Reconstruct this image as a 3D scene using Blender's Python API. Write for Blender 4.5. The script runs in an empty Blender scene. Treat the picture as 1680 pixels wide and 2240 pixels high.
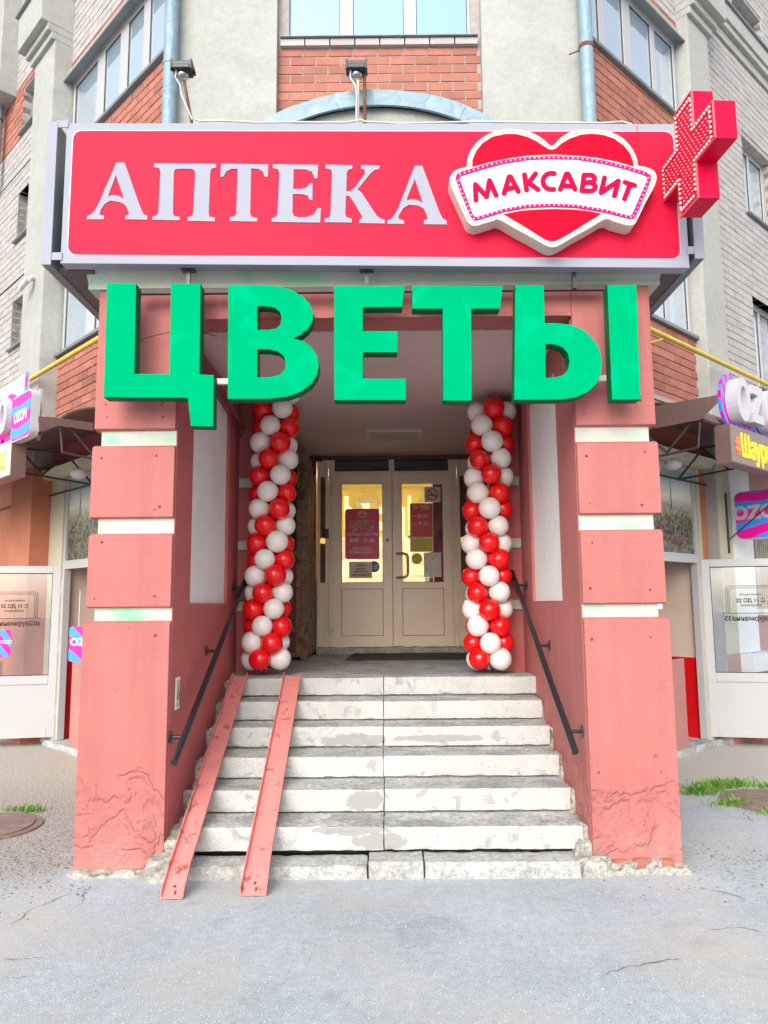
import bpy, bmesh, math, random
from mathutils import Matrix, Vector, noise
random.seed(7)
S = bpy.context.scene
R_ = math.radians
# ------------------------------------------------------------------ camera
F = 1620.0; EYE = 1.6
CR = Matrix.Rotation(R_(.18), 3, 'Z') @ Matrix.Rotation(R_(97.04), 3, 'X') @ Matrix.Rotation(R_(-.45), 3, 'Z')
cam = bpy.data.cameras.new('camera'); cam.sensor_fit = 'HORIZONTAL'; cam.sensor_width = 36
cam.lens = 36 * F / 1680; cam.clip_start = .05; cam.clip_end = 900
co = bpy.data.objects.new('camera', cam); S.collection.objects.link(co)
co.matrix_world = Matrix.Translation((0, 0, EYE)) @ CR.to_4x4(); S.camera = co
# ------------------------------------------------------------------ world + sun (soft daylight, bright overcast)
EL, AZ = R_(33), R_(198)
w = bpy.data.worlds.new('World'); S.world = w; w.use_nodes = True
nt = w.node_tree; bg = nt.nodes['Background']; bg.inputs['Strength'].default_value = .15
sky = nt.nodes.new('ShaderNodeTexSky'); sky.sky_type = 'NISHITA'; sky.sun_disc = False
sky.sun_elevation = EL; sky.sun_rotation = AZ; sky.dust_density = 3.0; sky.air_density = 1.2; sky.ozone_density = 1.0
hs = nt.nodes.new('ShaderNodeHueSaturation'); hs.inputs['Saturation'].default_value = .42
nt.links.new(sky.outputs[0], hs.inputs['Color']); nt.links.new(hs.outputs[0], bg.inputs['Color'])
sl = bpy.data.lights.new('sun', 'SUN'); sl.energy = .72; sl.angle = R_(50); sl.color = (1, .955, .9)
so = bpy.data.objects.new('sun', sl); S.collection.objects.link(so)
sd = Vector((math.sin(AZ) * math.cos(EL), math.cos(AZ) * math.cos(EL), math.sin(EL)))
so.rotation_euler = sd.to_track_quat('Z', 'Y').to_euler()
S.view_settings.view_transform = 'Standard'; S.view_settings.look = 'None'
S.view_settings.exposure = 1.0; S.view_settings.gamma = 1.0; S.view_settings.use_curve_mapping = False
# ------------------------------------------------------------------ helpers
def ray(x, y): return CR @ Vector(((x - 840) / F, -(y - 1120) / F, -1))
def P(x, y, Y):
    d = ray(x, y); t = Y / d.y; return Vector((d.x * t, Y, EYE + d.z * t))
def pix(p):
    q = CR.transposed() @ (Vector(p) - Vector((0, 0, EYE)))
    if q.z > -.01: return (-1e6, -1e6)
    return (840 + F * q.x / -q.z, 1120 - F * q.y / -q.z)
def FR(o, ux, uy, uz=(0, 0, 1)):
    m = Matrix.Identity(4)
    for i, c in enumerate((ux, uy, uz)):
        for j in range(3): m[j][i] = c[j]
    for j in range(3): m[j][3] = o[j]
    return m
ID = Matrix.Identity(4)
s2 = math.sqrt(.5); cR, sR = math.cos(R_(42)), math.sin(R_(42))
WL = FR((-2.19, 7.1, 0), (-s2, s2, 0), (-s2, -s2, 0))     # x along the left wing, y outward
WR = FR((2.05, 7.1, 0), (cR, sR, 0), (sR, -cR, 0))
SH = {}
def new_obj(name, me, parent=None):
    o = bpy.data.objects.new(name, me); S.collection.objects.link(o)
    if parent is not None: o.parent = parent
    return o
def tag(o, label=None, cat=None, group=None, kind=None):
    if label: o['label'] = label
    if cat: o['category'] = cat
    if group: o['group'] = group
    if kind: o['kind'] = kind
    return o
def thing(name, label, cat, loc=(0, 0, 0), group=None):
    return tag(new_obj(name, None), label, cat, group)
class MB:
    def __init__(s): s.v = []; s.f = []; s.m = []; s.mi = 0; s.sm = []; s.smooth = False
    def add(s, vs, fs):
        b = len(s.v); s.v += [tuple(v) for v in vs]
        for f in fs: s.f.append([b + i for i in f]); s.m.append(s.mi); s.sm.append(s.smooth)
    def box(s, a, b, f=ID):
        x0, y0, z0 = a; x1, y1, z1 = b
        vs = [f @ Vector(p) for p in ((x0,y0,z0),(x1,y0,z0),(x1,y1,z0),(x0,y1,z0),(x0,y0,z1),(x1,y0,z1),(x1,y1,z1),(x0,y1,z1))]
        s.add(vs, [(0,3,2,1),(4,5,6,7),(0,1,5,4),(1,2,6,5),(2,3,7,6),(3,0,4,7)]); return s
    def prism(s, poly, h0, h1, f=ID, ax='y'):
        # poly in (x,z), extruded along y  (ax='y');  ax='x': poly in (y,z) along x; ax='z': poly in (x,y)
        n = len(poly)
        g = {'y': lambda p, h: (p[0], h, p[1]), 'x': lambda p, h: (h, p[0], p[1]), 'z': lambda p, h: (p[0], p[1], h)}[ax]
        vs = [f @ Vector(g(p, h0)) for p in poly] + [f @ Vector(g(p, h1)) for p in poly]
        s.add(vs, [tuple(range(n)), tuple(range(2*n-1, n-1, -1))] + [(i, (i+1) % n, n+(i+1) % n, n+i) for i in range(n)]); return s
    def tube(s, pts, r, n=10, f=ID, cap=True):
        pts = [f @ Vector(p) for p in pts]; vs = []; fs = []
        ref = None
        for i, p in enumerate(pts):
            t = (pts[min(i+1, len(pts)-1)] - pts[max(i-1, 0)]).normalized()
            if ref is None: ref = t.orthogonal().normalized()
            a = (ref - t * ref.dot(t)).normalized(); ref = a; b = t.cross(a)
            rr = r[i] if isinstance(r, (list, tuple)) else r
            vs += [p + (a * math.cos(2*math.pi*k/n) + b * math.sin(2*math.pi*k/n)) * rr for k in range(n)]
        for i in range(len(pts)-1):
            for k in range(n): fs.append((i*n+k, i*n+(k+1) % n, (i+1)*n+(k+1) % n, (i+1)*n+k))
        o = s.smooth; s.smooth = True; s.add(vs, fs); s.smooth = o
        if cap:
            b = len(vs); s.add(vs[:n] + vs[-n:], [tuple(range(n-1, -1, -1)), tuple(range(n, 2*n))])
        return s
    def sphere(s, c, r, nu=10, nv=6, f=ID, sc=(1, 1, 1)):
        vs = []; fs = []
        for j in range(nv+1):
            th = math.pi*j/nv
            for i in range(nu):
                ph = 2*math.pi*i/nu
                vs.append(f @ Vector((c[0]+r*sc[0]*math.sin(th)*math.cos(ph), c[1]+r*sc[1]*math.sin(th)*math.sin(ph), c[2]+r*sc[2]*math.cos(th))))
        for j in range(nv):
            for i in range(nu): fs.append((j*nu+i, j*nu+(i+1) % nu, (j+1)*nu+(i+1) % nu, (j+1)*nu+i))
        o = s.smooth; s.smooth = True; s.add(vs, fs); s.smooth = o; return s
    def disc(s, c, r, h, n=24, ax='y', f=ID):
        poly = [(c[0]+r*math.cos(2*math.pi*k/n), c[1]+r*math.sin(2*math.pi*k/n)) for k in range(n)]
        return s.prism(poly, h[0], h[1], f, ax)
    def build(s, name, mats, parent=None, bevel=0, kind=None, label=None, jitter=0):
        me = bpy.data.meshes.new(name); me.from_pydata(s.v, [], s.f)
        if not isinstance(mats, (list, tuple)): mats = [mats]
        for m in mats: me.materials.append(m)
        me.polygons.foreach_set('material_index', s.m); me.polygons.foreach_set('use_smooth', s.sm)
        bm = bmesh.new(); bm.from_mesh(me)
        bmesh.ops.remove_doubles(bm, verts=bm.verts, dist=1e-6) if s.smooth == 'weld' else None
        bmesh.ops.recalc_face_normals(bm, faces=bm.faces)
        if bevel: bmesh.ops.bevel(bm, geom=[e for e in bm.edges if len(e.link_faces) == 2 and e.calc_face_angle(0) > .5], offset=bevel, segments=2, affect='EDGES', profile=.6)
        bm.to_mesh(me); bm.free()
        o = new_obj(name, me, parent)
        if kind: o['kind'] = kind
        if label: o['label'] = label
        return o
def nz(p, sc, seed=0): return noise.noise(Vector((p[0]*sc+seed, p[1]*sc+seed*.7, p[2]*sc-seed)))
def rough_box(name, a, b, mats, parent=None, step=.04, amp=.004, chip=.0, f=ID, seed=0, topmat=None, kind=None):
    """box with a subdivided, slightly uneven surface and chipped edges"""
    bm = bmesh.new(); x0, y0, z0 = a; x1, y1, z1 = b
    n = [max(1, min(60, int(abs(q-p)/step))) for p, q in zip(a, b)]
    idx = {}
    def V(i, j, k):
        if (i, j, k) not in idx: idx[(i, j, k)] = bm.verts.new((x0+(x1-x0)*i/n[0], y0+(y1-y0)*j/n[1], z0+(z1-z0)*k/n[2]))
        return idx[(i, j, k)]
    for i in range(n[0]):
        for j in range(n[1]):
            for k, fl in ((0, 1), (n[2], 0)):
                q = [V(i,j,k), V(i+1,j,k), V(i+1,j+1,k), V(i,j+1,k)]; fc = bm.faces.new(q[::-1] if fl else q)
                if topmat is not None and k == n[2]: fc.material_index = topmat
    for i in range(n[0]):
        for k in range(n[2]):
            for j, fl in ((0, 0), (n[1], 1)):
                q = [V(i,j,k), V(i+1,j,k), V(i+1,j,k+1), V(i,j,k+1)]; bm.faces.new(q[::-1] if fl else q)
    for j in range(n[1]):
        for k in range(n[2]):
            for i, fl in ((0, 1), (n[0], 0)):
                q = [V(i,j,k), V(i,j+1,k), V(i,j+1,k+1), V(i,j,k+1)]; bm.faces.new(q[::-1] if fl else q)
    c = Vector(((x0+x1)/2, (y0+y1)/2, (z0+z1)/2))
    for (i, j, k), v in idx.items():
        e = (i in (0, n[0])) + (j in (0, n[1])) + (k in (0, n[2]))
        p = v.co.copy()
        d = Vector((nz(p, 9, seed), nz(p, 9, seed+5), nz(p, 9, seed+9))) * amp * 2
        if e >= 2 and chip:
            g = max(0, nz(p, 14, seed+3) + .25*nz(p, 40, seed)) * chip * 2 + chip*.25
            dr = Vector((0, 0, 0))
            if j in (0, n[1]): dr.y = 1 if j == 0 else -1
            if k in (0, n[2]): dr.z = 1 if k == 0 else -1
            if i in (0, n[0]): dr.x = 1 if i == 0 else -1
            d += dr * g
        v.co = p + d
    bm.transform(f); bmesh.ops.recalc_face_normals(bm, faces=bm.faces)
    me = bpy.data.meshes.new(name); bm.to_mesh(me); bm.free()
    for m in (mats if isinstance(mats, (list, tuple)) else [mats]): me.materials.append(m)
    o = new_obj(name, me, parent)
    if kind: o['kind'] = kind
    return o
def plate(name, loops, y0, y1, mats, parent=None, f=ID, bevel=0.0):
    """2D outlines with holes (x,z) extruded between y0 (front) and y1 of frame f"""
    cu = bpy.data.curves.new(name, 'CURVE'); cu.dimensions = '2D'; cu.fill_mode = 'BOTH'
    for lp in loops:
        sp = cu.splines.new('POLY'); sp.points.add(len(lp)-1); sp.use_cyclic_u = True
        for p, q in zip(sp.points, lp): p.co = (q[0], q[1], 0, 1)
    cu.extrude = abs(y1-y0)/2 - bevel; cu.bevel_depth = bevel; cu.bevel_resolution = 1; cu.offset = -bevel
    t = bpy.data.objects.new('t', cu); S.collection.objects.link(t)
    dg = bpy.context.evaluated_depsgraph_get(); me = bpy.data.meshes.new_from_object(t.evaluated_get(dg)); me.name = name
    bpy.data.objects.remove(t); bpy.data.curves.remove(cu)
    me.transform(f @ Matrix(((1,0,0,0),(0,0,1,(y0+y1)/2),(0,1,0,0),(0,0,0,1))))
    me.materials.clear()
    for m in (mats if isinstance(mats, (list, tuple)) else [mats]): me.materials.append(m)
    for p in me.polygons: p.use_smooth = False
    bm = bmesh.new(); bm.from_mesh(me); bmesh.ops.recalc_face_normals(bm, faces=bm.faces); bm.to_mesh(me); bm.free()
    return new_obj(name, me, parent)
def text(name, body, f, size, m, parent=None, bold=0.0, sx=1.0, depth=.001, align='CENTER', space=1.0, mirror=False, shear=0):
    """f: frame whose x is the reading direction, z up, -y towards the reader"""
    cu = bpy.data.curves.new(name, 'FONT'); cu.body = body; cu.size = size; cu.align_x = align; cu.align_y = 'CENTER'
    cu.offset = bold*size; cu.extrude = depth; cu.space_character = space; cu.resolution_u = 3; cu.shear = shear
    t = bpy.data.objects.new('t', cu); S.collection.objects.link(t)
    dg = bpy.context.evaluated_depsgraph_get(); me = bpy.data.meshes.new_from_object(t.evaluated_get(dg)); me.name = name
    bpy.data.objects.remove(t); bpy.data.curves.remove(cu)
    me.transform(f @ Matrix(((-sx if mirror else sx,0,0,0),(0,0,-1,0),(0,1,0,0),(0,0,0,1))))
    me.materials.clear(); me.materials.append(m)
    return new_obj(name, me, parent)
def smooth(pts, n=5):
    o = []; L = len(pts)
    for i in range(L):
        p0, p1, p2, p3 = (Vector(pts[(i+k-1) % L]) for k in range(4))
        for k in range(n):
            t = k/n; o.append(.5*((2*p1)+(p2-p0)*t+(2*p0-5*p1+4*p2-p3)*t*t+(3*p1-p0-3*p2+p3)*t**3))
    return [(p.x, p.y) for p in o]
def rrect(x0, x1, z0, z1, r, n=5):
    o = []
    for cx, cz, a in ((x1-r, z1-r, 0), (x0+r, z1-r, 90), (x0+r, z0+r, 180), (x1-r, z0+r, 270)):
        for k in range(n+1): o.append((cx+r*math.cos(R_(a+90*k/n)), cz+r*math.sin(R_(a+90*k/n))))
    return o
def TR(pts, ox, oy, sc, D):
    o = []
    for x, y in pts:
        p = P(ox+x/sc, oy+y/sc, D); o.append((p.x, p.z))
    return o
# ------------------------------------------------------------------ materials
def mat(name, col, rough=.7, var=.08, scale=5, bump=0, bscale=60, metallic=0, spec=.5, rnd=None, rv=.15, col2=None, thr=.6, soft=.06, sc2=4, coat=0, alpha=None, pits=0, sss=0, bdist=.01):
    m = bpy.data.materials.new(name); m.use_nodes = True; N = m.node_tree.nodes; L = m.node_tree.links
    b = N['Principled BSDF']; b.inputs['Roughness'].default_value = rough; b.inputs['Metallic'].default_value = metallic
    b.inputs['Specular IOR Level'].default_value = spec; b.inputs['Coat Weight'].default_value = coat
    if sss: b.inputs['Subsurface Weight'].default_value = sss; b.inputs['Subsurface Radius'].default_value = (.02, .008, .008)
    g = N.new('ShaderNodeNewGeometry')
    def nzz(s, d=5, dist=0.0):
        t = N.new('ShaderNodeTexNoise'); t.inputs['Scale'].default_value = s; t.inputs['Detail'].default_value = d
        t.inputs['Distortion'].default_value = dist; L.new(g.outputs['Position'], t.inputs['Vector']); return t
    def mix(fac, a, c, mode='MIX'):
        x = N.new('ShaderNodeMix'); x.data_type = 'RGBA'; x.blend_type = mode
        for sk, v in ((x.inputs[0], fac), (x.inputs[6], a), (x.inputs[7], c)):
            if hasattr(v, 'links'): L.new(v, sk)
            else: sk.default_value = v if not isinstance(v, tuple) else (*v[:3], 1)
        return x.outputs[2]
    def rng(v, a, c, lo, hi):
        x = N.new('ShaderNodeMapRange'); L.new(v, x.inputs[0])
        for i, q in enumerate((a, c, lo, hi)): x.inputs[i+1].default_value = q
        return x.outputs[0]
    n1 = nzz(scale); n2 = nzz(scale*7, 4)
    v = rng(n1.outputs[0], .3, .7, 1-var, 1+var); v2 = rng(n2.outputs[0], .3, .7, 1-var*.5, 1+var*.5)
    cur = mix(1.0, tuple(col), v, 'MULTIPLY'); cur = mix(1.0, cur, v2, 'MULTIPLY')
    if col2 is not None:
        n3 = nzz(sc2, 8, .6); fac = rng(n3.outputs[0], thr-soft, thr+soft, 0, 1); cur = mix(fac, cur, tuple(col2))
    if rnd:
        if rnd == 'obj': o = N.new('ShaderNodeObjectInfo').outputs['Random']
        else: o = g.outputs['Random Per Island']
        cur = mix(1.0, cur, rng(o, 0, 1, 1-rv, 1+rv), 'MULTIPLY')
    L.new(cur, b.inputs['Base Color'])
    if bump:
        n4 = nzz(bscale, 6); h = n4.outputs[0]
        bp = N.new('ShaderNodeBump'); bp.inputs['Strength'].default_value = bump; bp.inputs['Distance'].default_value = bdist
        L.new(h, bp.inputs['Height']); nor = bp.outputs[0]
        if col2 is not None:
            bq = N.new('ShaderNodeBump'); bq.inputs['Strength'].default_value = .6; bq.inputs['Distance'].default_value = .006; bq.invert = True
            L.new(fac, bq.inputs['Height']); L.new(nor, bq.inputs['Normal']); nor = bq.outputs[0]
        L.new(nor, b.inputs['Normal'])
    m['h'] = 1
    SH[name] = (N, L, b, g, nzz, mix, rng, cur)
    return m
def emis(name, col, st):
    m = bpy.data.materials.new(name); m.use_nodes = True; b = m.node_tree.nodes['Principled BSDF']
    b.inputs['Base Color'].default_value = (*col, 1); b.inputs['Emission Color'].default_value = (*col, 1); b.inputs['Emission Strength'].default_value = st
    return m
def glass(name, gl, tint, under=None):
    m = bpy.data.materials.new(name); m.use_nodes = True; N = m.node_tree.nodes; L = m.node_tree.links
    for n in list(N):
        if n.type == 'BSDF_PRINCIPLED': N.remove(n)
    g = N.new('ShaderNodeBsdfGlossy'); g.inputs['Roughness'].default_value = .015; g.inputs['Color'].default_value = (.95, .97, 1, 1)
    if under is None:
        t = N.new('ShaderNodeBsdfTransparent'); t.inputs[0].default_value = (*tint, 1)
    else:
        t = N.new('ShaderNodeBsdfDiffuse'); t.inputs[0].default_value = (*tint, 1)
    x = N.new('ShaderNodeMixShader'); x.inputs[0].default_value = gl
    L.new(t.outputs[0], x.inputs[1]); L.new(g.outputs[0], x.inputs[2]); L.new(x.outputs[0], N['Material Output'].inputs[0])
    return m
PINK = (.425, .137, .126)
M = {}
M['pink'] = mat('pink_plaster', PINK, .82, .06, 1.7, .22, 55)
M['pink_in'] = mat('pink_plaster_inner', (.46, .12, .115), .75, .06, 3, .2, 40)
M['burg'] = mat('burgundy_paint', (.19, .04, .045), .6, .15, 4, .2, 40)
M['chan'] = mat('ramp_pink_paint', (.66, .235, .215), .5, .06, 6, .1, 60, col2=(.30, .10, .085), thr=.64, sc2=13)
M['cream'] = mat('cream_render', (.375, .38, .355), .85, .06, 1.6, .35, 50, col2=(.34, .345, .33), thr=.6, soft=.1, sc2=2)
M['cream2'] = mat('cream_paint_shop', (.50, .47, .35), .75, .06, 3, .3, 60, col2=(.5, .45, .3), thr=.68, sc2=6)
M['white'] = mat('white_render', (.80, .81, .81), .8, .05, 2, .2, 50)
M['orangeR'] = mat('orange_render', (.46, .16, .09), .8, .12, 2, .25, 50)
M['peach'] = mat('peach_render', (.42, .19, .165), .8, .08, 2, .2, 50)
M['brick'] = mat('orange_brick', (.37, .14, .10), .8, .1, 8, .35, 70, rnd='obj', rv=.17, col2=(.6, .36, .28), thr=.74, sc2=14)
M['brickS'] = mat('orange_brick_far', (.37, .14, .10), .8, .1, 8, .3, 70, rnd='isl', rv=.15)
M['lilac'] = mat('lilac_brick', (.40, .375, .37), .85, .07, 6, .3, 70, rnd='isl', rv=.07)
M['lilacO'] = mat('lilac_brick_near', (.42, .39, .38), .85, .07, 6, .3, 70, rnd='obj', rv=.06)
M['mortar'] = mat('mortar', (.34, .30, .28), .95, .12, 12, .5, 90)
M['mortarL'] = mat('mortar_light', (.36, .33, .31), .95, .14, 12, .5, 90)
M['pvc'] = mat('white_pvc', (.44, .44, .45), .35, .02, 2, spec=.5)
M['pvcd'] = mat('door_pvc', (.88, .72, .55), .35, .03, 2, spec=.5)
M['seal'] = mat('black_rubber', (.02, .02, .022), .6)
M['grey'] = mat('grey_sheet_metal', (.19, .215, .23), .5, .12, 4, metallic=.3)
M['zinc'] = mat('galvanised_sheet', (.20, .30, .37), .5, .08, 5, .06, 12, metallic=.1, col2=(.24, .33, .39), thr=.55, sc2=8)
M['black'] = mat('black_paint', (.018, .02, .026), .35, .1, 20)
M['rust'] = mat('rusty_steel', (.16, .06, .035), .8, .3, 20, .3, 60)
M['dark'] = mat('dark_steel', (.05, .035, .035), .6, .2, 10)
M['silver'] = mat('sign_silver_frame', (.315, .325, .39), .5, .02, 2, spec=.08)
M['green'] = mat('green_acrylic', (.0, .33, .135), .5, .03, 2.5, spec=.0)
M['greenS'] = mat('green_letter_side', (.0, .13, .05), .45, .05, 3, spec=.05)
M['white_s'] = mat('sign_white', (.52, .52, .55), .35, .02, 2)
M['cream_s'] = mat('sign_cream', (.60, .55, .49), .5, .02, 2, spec=.1)
M['mag'] = mat('magenta_vinyl', (.48, .01, .16), .5, .03, 2, spec=.05)
M['redv'] = mat('red_vinyl', (.66, .0, .02), .5, .02, 2, spec=.06)
M['redl'] = mat('red_letter', (.60, .0, .045), .5, .02, 2, spec=.05)
M['redx'] = mat('cross_red', (.66, .0, .04), .4, .03, 2, spec=.15)
M['redball'] = mat('red_balloon', (.80, .004, .008), .2, .02, 2, spec=.6, sss=.12)
M['whiteball'] = mat('white_balloon', (.82, .76, .73), .22, .02, 2, spec=.5, sss=.1)
M['redp'] = mat('red_wall_paint', (.62, .0, .005), .5, .06, 4)
M['inner'] = mat('shop_inner_paint', (.62, .50, .42), .7, .05, 3)
M['yel'] = mat('yellow_gas_paint', (.62, .48, .08), .5, .08, 8)
M['brown'] = mat('brown_sheet', (.17, .105, .095), .4, .08, 3, spec=.5)
M['taupe'] = mat('taupe_panel', (.24, .175, .16), .4, .04, 2)
M['beigep'] = mat('beige_panel', (.72, .66, .5), .45, .04, 2)
M['yellow'] = mat('yellow_letter', (.95, .72, .0), .4, .02, 2)
M['orange'] = mat('orange_letter', (.85, .22, .05), .4, .02, 2)
M['paper'] = mat('paper', (.72, .62, .52), .8, .06, 6, .3, 10)
M['papery'] = mat('yellow_sticker', (.62, .50, .04), .6, .04, 6)
M['crim'] = mat('crimson_poster', (.66, .0, .08), .4, .03, 3)
M['tealst'] = mat('green_sticker', (.04, .14, .11), .5)
M['wood'] = mat('old_painted_wood', (.24, .15, .09), .8, .35, 10, .6, 50, col2=(.1, .05, .035), thr=.6, sc2=9)
M['fence'] = mat('window_grille', (.5, .46, .40), .6, .1, 8)
M['mat'] = mat('rubber_mat', (.035, .032, .032), .9, .2, 20, .4, 120)
M['iron'] = mat('cast_iron', (.23, .17, .14), .75, .25, 12, .5, 60)
M['grass'] = mat('grass_blade', (.13, .28, .04), .6, .3, 20, rnd='isl', rv=.4)
M['cement'] = mat('cement_patch', (.36, .35, .31), .95, .14, 5, .7, 40, col2=(.5, .48, .42), thr=.58, soft=.12, sc2=5, bdist=.015)
M['gap_shade'] = mat('gap_shade_black', (.02, .02, .02), .95)  # near-black colour stands for the shade inside the open gap
M['plast'] = mat('grey_plastic', (.55, .53, .5), .5)
M['stone'] = mat('small_stones', (.25, .235, .225), .95, .2, 20, rnd='isl', rv=.5)
M['crack'] = mat('pavement_crack', (.09, .09, .09), .95)
M['led'] = mat('led_lens', (.9, .72, .78), .12, .02, 2, spec=1.0)
M['bulb'] = mat('dull_bulb', (.45, .42, .40), .3)
M['tread'] = mat('tread_concrete', (.45, .465, .46), .92, .12, 5, .5, 60, col2=(.31, .32, .315), thr=.55, soft=.09, sc2=3.5)
M['kerb'] = mat('kerb_concrete', (.42, .43, .42), .9, .1, 6, .5, 70, col2=(.34, .33, .29), thr=.6, soft=.1, sc2=5)
M['glass'] = glass('sky_painted_glass', .6, (.36, .46, .56), 1)  # pale blue diffuse base stands in for reflected sky
M['glassc'] = glass('curtained_glass', .05, (.17, .33, .46), 1)
M['glassd'] = glass('door_glass', .07, (.96, .95, .90))
M['glassk'] = glass('dark_glass', .12, (.02, .045, .055), 1)
M['glasso'] = glass('leaf_glass', .1, (.93, .95, .97))
M['curtain'] = mat('blue_curtain', (.24, .45, .62), .8, .12, 4)
M['inside'] = mat('lit_room_wall', (.85, .72, .30), .7, .1, 2)
M['insidew'] = mat('lit_room_white', (.85, .80, .62), .7, .05, 2)
M['lamp'] = emis('room_lamp', (1, .86, .45), 11)
M['board'] = mat('ceiling_board', (.60, .47, .44), .75, .07, 1.5, .15, 30)
def sign_red():
    m = mat('pharmacy_sign_red', (.62, .008, .042), .45, .04, .8, spec=.1)
    return m
M['signred'] = sign_red()
def step_mat():
    m = mat('peeling_white_step', (.50, .50, .475), .9, .08, 4, .5, 70, col2=(.36, .36, .34), thr=.635, soft=.05, sc2=8)
    N, L, b, g, nzz, mix, rng, cur = SH['peeling_white_step']
    vo = N.new('ShaderNodeTexVoronoi'); vo.inputs['Scale'].default_value = 28; L.new(g.outputs['Position'], vo.inputs['Vector'])
    f = rng(vo.outputs['Distance'], .06, .12, 1, 0); n = nzz(3, 2); f2 = rng(n.outputs[0], .5, .6, 0, 1)
    mm = N.new('ShaderNodeMath'); mm.operation = 'MULTIPLY'; L.new(f, mm.inputs[0]); L.new(f2, mm.inputs[1])
    cur = mix(mm.outputs[0], cur, (.14, .14, .13))
    n = nzz(120, 4); cur = mix(1.0, cur, rng(n.outputs[0], .3, .7, .8, 1.15), 'MULTIPLY')
    sp = N.new('ShaderNodeSeparateXYZ'); L.new(g.outputs['Position'], sp.inputs[0]); n = nzz(11, 7, .3)
    def M_(op, *a):
        q = N.new('ShaderNodeMath'); q.operation = op
        for i, v in enumerate(a):
            if hasattr(v, 'links'): L.new(v, q.inputs[i])
            else: q.inputs[i].default_value = v
        return q.outputs[0]
    for (x, z, rx, rz) in ((-.13, .325, .14, .085), (-.20, .225, .26, .035), (-.05, .165, .17, .06), (.35, .61, .35, .03), (-.25, .60, .3, .05)):   # grey cement repairs
        d = M_('SQRT', M_('ADD', M_('POWER', M_('DIVIDE', M_('SUBTRACT', sp.outputs['X'], x), rx), 2.0), M_('POWER', M_('DIVIDE', M_('SUBTRACT', sp.outputs['Z'], z), rz), 2.0)))
        f = rng(M_('MULTIPLY_ADD', n.outputs[0], 1.6, d), 1.72, 1.62, 0, .9); cur = mix(f, cur, (.31, .31, .29))
    L.new(cur, b.inputs['Base Color']); return m
M['step'] = step_mat()
def grain(nm, sc=140, lo=.72, hi=1.22):
    N, L, b, g, nzz, mix, rng, cur = SH[nm]; n = nzz(sc, 4); cur = mix(1.0, cur, rng(n.outputs[0], .3, .7, lo, hi), 'MULTIPLY'); n = nzz(sc*.25, 5); cur = mix(1.0, cur, rng(n.outputs[0], .3, .7, lo, hi), 'MULTIPLY'); L.new(cur, b.inputs['Base Color'])
for q_ in ('tread_concrete', 'kerb_concrete', 'cement_patch'): grain(q_)
grain('cream_render', 60, .93, 1.06)
def sprayed(name, col, sc, thr):
    m = mat(name, col, .85, .06, 3, .25, 50)
    N, L, b, g, nzz, mix, rng, cur = SH[name]
    n = nzz(sc, 2); f = rng(n.outputs[0], thr+.04, thr+.26, 0, .7)
    cur = mix(f, cur, (.10, .52, .28)); L.new(cur, b.inputs['Base Color']); return m
M['spray'] = sprayed('cream_with_green_spray', (.50, .51, .455), 3.0, .46)
def letter_green():
    m = M['green']; N, L, b, g, nzz, mix, rng, cur = SH['green_acrylic']
    n = nzz(3.2, 3, 1.2); f = rng(n.outputs[0], .55, .72, 0, .5); cur = mix(f, cur, (.0, .45, .24)); L.new(cur, b.inputs['Base Color'])
letter_green()
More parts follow.
